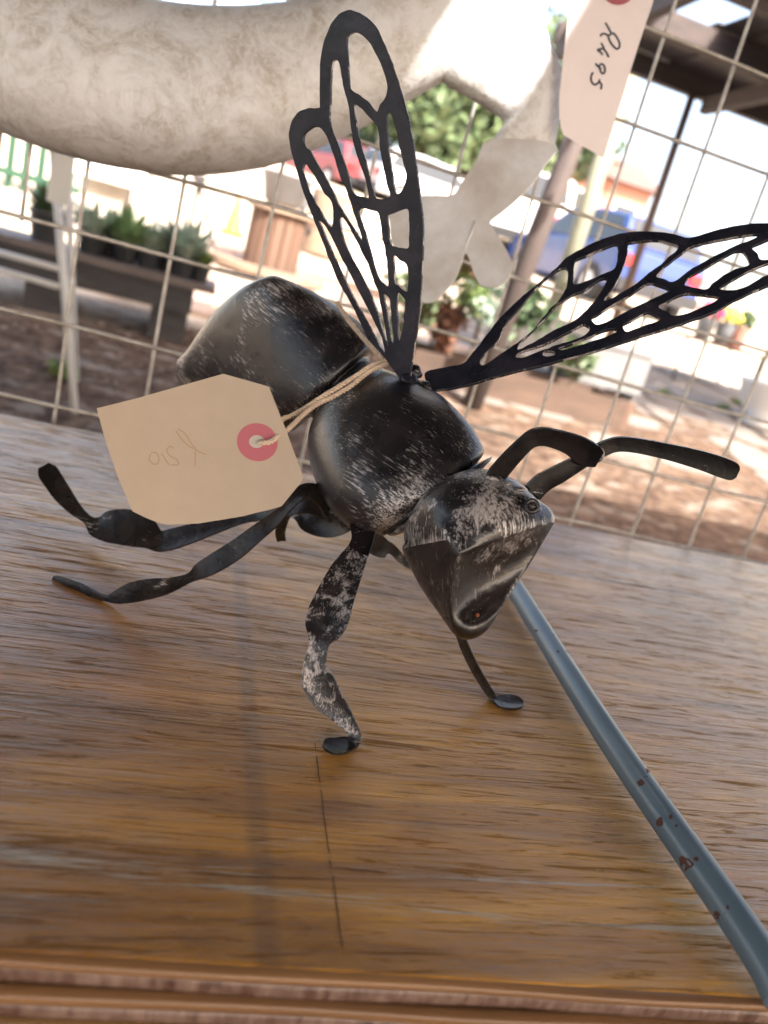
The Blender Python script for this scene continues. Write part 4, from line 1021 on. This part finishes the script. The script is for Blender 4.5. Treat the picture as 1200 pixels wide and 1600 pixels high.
# --- vehicles
def car(name, label, cat, loc, rz, paint, Lc=3.9, Hc=1.45, Wc=1.65, kind='hatch'):
    t = thing(name, label, cat, tuple(loc)); t.rotation_euler = (0,0,rz)
    if kind == 'pickup': prof = [(-.5,.30),(-.5,.62),(-.12,.64),(-.08,.97),(.16,.97),(.28,.66),(.47,.58),(.5,.32)]
    else: prof = [(-.5,.28),(-.5,.62),(-.43,.94),(-.2,1.0),(.08,.98),(.24,.68),(.46,.58),(.5,.30)]
    beltz = .63*Hc
    def sec(pr, y, ins=0): return [(p[0]*Lc, y, p[1]*Hc) for p in pr]
    low = [(-.5,.2),(-.5,.45),(-.495,.63),(.25,.66),(.40,.61),(.49,.55),(.5,.3),(.5,.2)]
    rings = [[(p[0]*Lc*(1 if abs(y)<.48 else .985), y*Wc, p[1]*Hc) for p in low] for y in (-.5,-.47,-.2,.2,.47,.5)]
    o = fixn(obj('body', loft(rings), paint, t, world=False)); bev(o, .05, 3)
    cab = ([(-.11,.64),(-.08,.96),(.14,.96),(.27,.65)] if kind == 'pickup' else [(-.485,.63),(-.42,.93),(-.2,.985),(.06,.965),(.25,.66)])
    def cabring(y, k): return [((p[0]), y*Wc*(1-.14*(p[1]-.63)/.35), p[1]) for p in cab]
    rings = []
    for y in (-.47,-.3,.3,.47): rings.append([(x_*Lc, yy, z_*Hc) for x_, yy, z_ in cabring(y, 0)])
    o = fixn(obj('roof', loft(rings), paint, t, world=False)); bev(o, .05, 3)
    # side glass
    for s_ in (-1, 1):
        g = [(p[0]*Lc, p[1]) for p in cab]; cxm = sum(p[0] for p in g)/len(g)
        ring = []
        for (x_, z_) in g:
            zz = .63+(z_-.63)*.82+.025; yy = s_*(.47*Wc*(1-.14*(zz-.63)/.35)+.006); ring.append((cxm+(x_-cxm)*.88, yy, zz*Hc))
        ring2 = [(p[0], p[1]-s_*.02, p[2]) for p in ring]
        fixn(obj('side_window', loft([ring, ring2]), M['glass_dark'], t, world=False))
    for (xa_, za, xb_, zb_) in (((cab[-1][0]), cab[-1][1], cab[-2][0], cab[-2][1]), (cab[0][0], cab[0][1], cab[1][0], cab[1][1])):
        s_ = 1 if xa_ > 0 else -1
        f1, f2 = .12, .9; q = []
        for f_ in (f1, f2):
            x_ = (xa_+(xb_-xa_)*f_)*Lc+s_*.012; z_ = (za+(zb_-za)*f_); w_ = .40*Wc*(1-.12*(z_-.63)/.35)
            q.append((x_, w_, z_*Hc+.006))
        v = [(q[0][0],-q[0][1],q[0][2]),(q[0][0],q[0][1],q[0][2]),(q[1][0],q[1][1],q[1][2]),(q[1][0],-q[1][1],q[1][2])]
        v += [(p[0]-s_*.02,p[1],p[2]-.01) for p in v]
        fixn(obj('windscreen' if s_ > 0 else 'rear_window', (v, [(0,1,2,3),(7,6,5,4),(0,4,5,1),(1,5,6,2),(2,6,7,3),(3,7,4,0)]), M['glass_dark'], t, world=False))
    rw = .21*Hc
    for xw in (-.33, .33):
        for s_ in (-1, 1):
            wv = [(p[0], p[2], p[1]) for p in lathe([(rw*.6,-.1),(rw,-.09),(rw,.09),(rw*.6,.1)], 18)[0]]
            o = fixn(obj('wheel', (wv, lathe([(rw*.6,-.1),(rw,-.09),(rw,.09),(rw*.6,.1)], 18)[1]), M['tyre'], t, world=False, smooth=True, auto=.6))
            o.location = (xw*Lc, s_*(Wc*.5-.08), rw)
            hub = fixn(obj('hub', ([(p[0], p[2], p[1]) for p in lathe([(.01,-.105),(rw*.55,-.10),(rw*.55,.10),(.01,.105)], 12)[0]], lathe([(.01,-.105),(rw*.55,-.10),(rw*.55,.10),(.01,.105)], 12)[1]), M['silver_car'], o, world=False))
    for s_ in (-1, 1):
        obj('tail_light', xf(box(-.03,.03,-.12,.12,-.07,.07), (-.5*Lc-.012, s_*.38*Wc, .5*Hc)), M['tail'], t, world=False)
        obj('headlight', xf(box(-.03,.03,-.15,.15,-.06,.06), (.495*Lc, s_*.36*Wc, .46*Hc)), M['white'], t, world=False)
        obj('mirror', xf(box(-.06,.06,-.07,.07,-.05,.06), (.2*Lc, s_*(.5*Wc+.05), .68*Hc)), paint, t, world=False)
    obj('bumper', xf(box(-.08,.05,-.46*Wc,.46*Wc,-.1,.08), (-.5*Lc-.03, 0, .27*Hc)), M['pot'], t, world=False)
    return t
M['tail'] = mat('tail_light_red', (.6,.02,.02), .3)
c = G(935, 478); car('parked_car', 'bright blue parked hatchback with pale roof seen behind the right wing', 'car', (c.x+.65, c.y+1.9, c.z), PI/2+.12, M['blue'], 3.7, 1.5)
c = G(560, 302); car('parked_car', 'red parked car beyond the cable drum behind the left wing', 'car', (c.x-.55, c.y+2.4, c.z-.05), PI/2+.45, M['red'], 3.8, 1.3)
c = G(640, 330); car('parked_car', 'pale silver parked car right of the red one under the trees', 'car', (c.x+.8, c.y+2, c.z), .35, M['silver_car'], 4.0, 1.45)
c = G(855, 425); car('parked_car', 'white parked van with red tail lights between the two posts', 'van', (c.x+.1, c.y+2.2, c.z), PI/2-.35, M['white'], 4.1, 1.8)
# --- two posts
def post(px1, py1, px2, py2, Y, r, mt, lab):
    a = at(px1, py1, Y); b = at(px2, py2, Y)
    d = (a-b); q = b + d*1.8; base = b - d*((b.z-gz(Y)+.03)/d.z)
    t = obj('timber_post', tube([base, (base+q)/2, q], [r*1.03, r, r*.97], 12), mt, smooth=True)
    tag(t, lab, 'post'); return t
post(893,230,800,470,4.25,.058,M['post'],'thick brown timber post right of the sculpture foot')
post(942,246,880,440,7.0,.075,M['pole_green'],'grey green round pole behind the pink tag')
# --- raised planter box with shrubs
YP = 4.55; A_, B_ = at(690,540,YP), at(985,620,YP)
pl = thing('raised_planter', 'long brown wooden planter box on legs full of shrubs behind the bee', 'planter', ((A_.x+B_.x)/2, YP, gz(YP)))
z1 = at(830,590,YP).z; z0 = z1-.23
obj('front_board', box(A_.x-.15, B_.x, YP-.02, YP+.015, z0, z1), M['planter'], pl)
obj('back_board', box(A_.x-.15, B_.x, YP+.5, YP+.53, z0, z1), M['planter'], pl)
obj('end_board', box(B_.x+.002, B_.x+.035, YP-.02, YP+.53, z0, z1), M['brown_wood'], pl)
obj('end_board', box(A_.x-.185, A_.x-.152, YP-.02, YP+.53, z0, z1), M['brown_wood'], pl)
obj('soil', box(A_.x-.15, B_.x, YP+.016, YP+.499, z1-.08, z1-.05), M['bark'], pl)
obj('rail', box(A_.x-.18, B_.x+.03, YP-.035, YP-.022, z0-.03, z0+.05), M['beam'], pl)
for px in (735, 862, 690):
    c = at(px, 650, YP); obj('leg', box(c.x-.04, c.x+.04, YP-.02, YP+.06, gz(YP)-.03, z0-.032), M['grey_wood'], pl)
shr = [(640,470,.26,'leaf','loose green shrub in the left end of the planter'),(700,440,.28,'leaf_lime','yellow green shrub under the sculpture foot'),(760,470,.24,'leaf_grey','grey green shrub in the middle of the planter'),(690,505,.18,'leaf_red','rusty red foliage plant low in the planter'),(745,408,.16,'leaf_red','orange red flowering plant just below the toes'),(905,560,.14,'leaf','small green seedling at the right end of the planter'),(820,480,.2,'leaf_dark','dark green plant against the grey zinc trough')]
for i, (px, py, r, lm, lab) in enumerate(shr):
    c = at(px, py, YP+.25)
    t = thing('shrub', lab, 'shrub', (c.x, c.y, z1-.06), 'shrubs in the raised planter')
    obj('foliage', leaves(420, (0,0,max(r*.8, c.z-z1+.06)), (r,r*.8,r), .07, 60+i, clump=18), M[lm], t, world=False)
    obj('stem', tube([(0,0,0),(0,0,max(r*.8, c.z-z1+.06))], .012, 6), M['bark'], t, world=False)
# zinc troughs behind
for k, (px0, px1, py0, py1, Y) in enumerate(((790,900,470,545,5.6),(905,985,520,590,5.3))):
    a, b = at(px0,py0,Y), at(px1,py1,Y)
    o = thing('zinc_trough', ['wide grey zinc trough behind the right wing base','smaller grey zinc trough above the planter end'][k], 'trough', ((a.x+b.x)/2, Y, gz(Y)), 'zinc troughs')
    zt = a.z-.04; w_ = b.x-a.x
    obj('basin', box((a.x+b.x)/2-w_/2,(a.x+b.x)/2+w_/2,Y-.2,Y+.2,max(gz(Y)+.05, b.z-.1),zt), M['zinc'], o)
    obj('rim', box((a.x+b.x)/2-w_/2-.015,(a.x+b.x)/2+w_/2+.015,Y-.215,Y+.215,zt+.001,zt+.025), M['zinc'], o)
    for s_ in (-1,1): obj('foot', box((a.x+b.x)/2+s_*w_*.4-.03,(a.x+b.x)/2+s_*w_*.4+.03,Y-.15,Y+.15,gz(Y)-.03,max(gz(Y)+.049,b.z-.102)), M['dark_wood'], o)
# --- thin legged table with buckets of flowers
YTt = 7.0; a, b = at(1058,520,YTt), at(1172,548,YTt)
ft = thing('garden_table', 'thin legged garden table with buckets of flowers far right', 'table', ((a.x+b.x)/2, YTt, gz(YTt)))
zt = (a.z+b.z)/2
obj('table_top', box(a.x-.05, b.x+.05, YTt-.25, YTt+.35, zt-.03, zt), M['brown_wood'], ft)
for xx in (a.x, b.x):
    for yy in (YTt-.2, YTt+.3): obj('leg', tube([(xx,yy,gz(yy)-.02),(xx,yy,zt-.031)], .012, 6), M['dark_wood'], ft)
for k, (px, mt_, fm, lab, dy) in enumerate(((1098,'zinc','pinkf','zinc bucket of pink flowers on the thin legged table',0.),(1130,'zinc','yellowf','zinc bucket of yellow flowers on the thin legged table',.05),(1155,'wall_pink','leaf','terracotta pot with green leaves on the thin legged table',.1))):
    c = at(px, 520, YTt+dy)
    t = thing('flower_bucket', lab, 'bucket', (c.x, YTt+dy, zt+.002), 'buckets on the garden table')
    obj('bucket', lathe([(.07,0),(.10,.2),(.105,.2),(.095,.195)], 16), M[mt_], t, world=False, smooth=True, auto=.6)
    obj('flowers', leaves(120, (0,0,.27), (.13,.13,.09), .06, 90+k, aspect=1.2), M[fm], t, world=False)
# --- white urn at the right edge
c = G(1182, 668); YU = c.y
c.x = at(1200,640,YU).x
ur = thing('garden_urn', 'white round garden urn with a wire handle at the right edge', 'urn', (c.x, YU, gz(YU)))
obj('bowl', lathe([(.16,0),(.2,.03),(.13,.08),(.24,.18),(.29,.34),(.31,.36),(.29,.38),(.26,.34)], 24), M['white'], ur, world=False, smooth=True)
obj('handle', tube([(-.2,0,.37),(-.2,0,.58),(.2,0,.58),(.2,0,.37)], .012, 6), M['zinc'], ur, world=False)
# --- garden ball (white) near the urn
# --- green railing far left
YR = 7.6; 
rl = thing('green_railing', 'green painted railing with upright bars at the far left', 'railing', (at(40,250,YR).x, YR, gz(YR)))
xa_, xb_ = at(-60,250,YR).x, at(135,270,YR).x
zz0, zz1 = at(40,276,YR).z, at(40,170,YR).z
for z_ in (zz0, zz1): obj('rail', box(xa_, xb_, YR-.02, YR+.02, z_-.03, z_+.03), M['green_rail'], rl)
k_ = 9
for i in range(k_):
    x_ = xa_+(xb_-xa_)*i/(k_-1); obj('bar', tube([(x_,YR+.03,gz(YR)-.02),(x_,YR+.03,zz1+.06)], .032, 6), M['green_rail'], rl)
# --- low buildings and wall
def house(name, lab, c, sx, sy, h, wallm, rz, nw=3):
    t = thing(name, lab, 'building', tuple(c)); t.rotation_euler = (0,0,rz)
    obj('wall', box(-sx/2,sx/2,-sy/2,sy/2,-.3,h), wallm, t, world=False)
    v = [(-sx/2-.3,-sy/2-.4,h),(sx/2+.3,-sy/2-.4,h),(sx/2+.3,sy/2+.4,h),(-sx/2-.3,sy/2+.4,h),(-sx/2-.3,0,h+sy*.28),(sx/2+.3,0,h+sy*.28)]
    obj('roof', ([(p[0],p[1],p[2]+.004) for p in v], [(0,1,5,4),(2,3,4,5),(0,4,3),(1,2,5),(3,2,1,0)]), M['roof_tile'], t, world=False)
    for i in range(nw):
        x_ = -sx/2 + sx*(i+.5)/nw
        f_ = obj('window', box(x_-.5,x_+.5,-sy/2-.05,-sy/2-.003,h*.35,h*.75), M['white'], t, world=False)
        obj('pane', box(x_-.42,x_+.42,-sy/2-.06,-sy/2-.051,h*.38,h*.72), M['glass_dark'], f_, world=False)
    return t
c = G(690, 300); house('cream_house', 'cream plastered house with white windows below the trees', (c.x, c.y+3.0, c.z), 6, 4, 1.6, M['wall_cream'], .1)
c = at(915, 300, 30); house('brick_house', 'reddish house behind the grey green pole', (c.x, 30, gz(30)), 3.2, 4, 2.4, M['wall_pink'], 0, 2)
# --- trees
def tree(lab, x, y, h, r, leafm, seed, n=5200):
    t = thing('tree', lab, 'tree', (x, y, gz(y)), 'trees beyond the parking area')
    obj('trunk', tube([(0,0,-.2),(.1,0,h*.3),(-.05,.1,h*.55),(.05,0,h*.8)], [.28,.22,.16,.06], 8), M['bark'], t, world=False, smooth=True)
    g = random.Random(seed)
    for k in range(5):
        a = k*1.26+g.random(); obj('limb', tube([(0,0,h*.35),(math.cos(a)*r*.35,math.sin(a)*r*.35,h*.55),(math.cos(a)*r*.7,math.sin(a)*r*.7,h*.72)], [.12,.08,.03], 6), M['bark'], t, world=False)
    obj('crown', leaves(n, (0,0,h*.56), (r,r,h*.46), .42, seed, clump=46, aspect=1.7), leafm, t, world=False)
for i, (px, Y, h, r, lm, lab) in enumerate(((700,34,10.5,5.6,'leaf','broad bright green tree seen beside the sculpture leg'),(800,31,6.6,3.6,'leaf','rounded green tree left of the brown post'),(880,29,5.6,2.2,'leaf_dark','darker green tree between the brown post and pink tag'),(600,36,10,5,'leaf_dark','dark green tree behind the left wing'),(500,40,8,4,'leaf','green tree behind the red car'),(665,30,6.6,3.8,'leaf_dark','low dense tree right behind the silver car'),(745,29,6.2,3.6,'leaf','low bright tree seen between sculpture body and toes'),(330,46,5,3,'leaf','low green tree far behind the wooden drum'))):
    c = at(px, 200, Y); tree(lab, c.x, Y, h, r, M[lm], 200+i)
# leaf litter and weeds below the bench
o = obj('weeds', join(*[leaves(40, tuple(G(px,py)+Vector((0,0,.03))), (.06,.05,.03), .05, 300+i, up=.6) for i,(px,py) in enumerate(((92,583),(98,590),(1035,620),(1130,640),(1150,632)))]), M['leaf_lime']); tag(o, 'small bright green weeds growing in the bare soil', 'weeds', kind='stuff')
lt = []
for i in range(900):
    x_, y_ = random.uniform(-1.5, 2.2), random.uniform(1.5, 4.6); s_ = random.uniform(.01,.035); a = random.random()*6.28
    z_ = gz(y_)+random.uniform(.004,.02)
    lt.append(([(x_-s_*math.cos(a),y_-s_*math.sin(a),z_),(x_+s_*.4*math.sin(a),y_-s_*.4*math.cos(a),z_+.01),(x_+s_*math.cos(a),y_+s_*math.sin(a),z_),(x_-s_*.4*math.sin(a),y_+s_*.4*math.cos(a),z_+.004)],[(0,1,2,3)]))
o = obj('leaf_litter', join(*lt), M['grey_wood']); tag(o, 'dry fallen leaves scattered over the bare soil', 'leaf litter', kind='stuff')
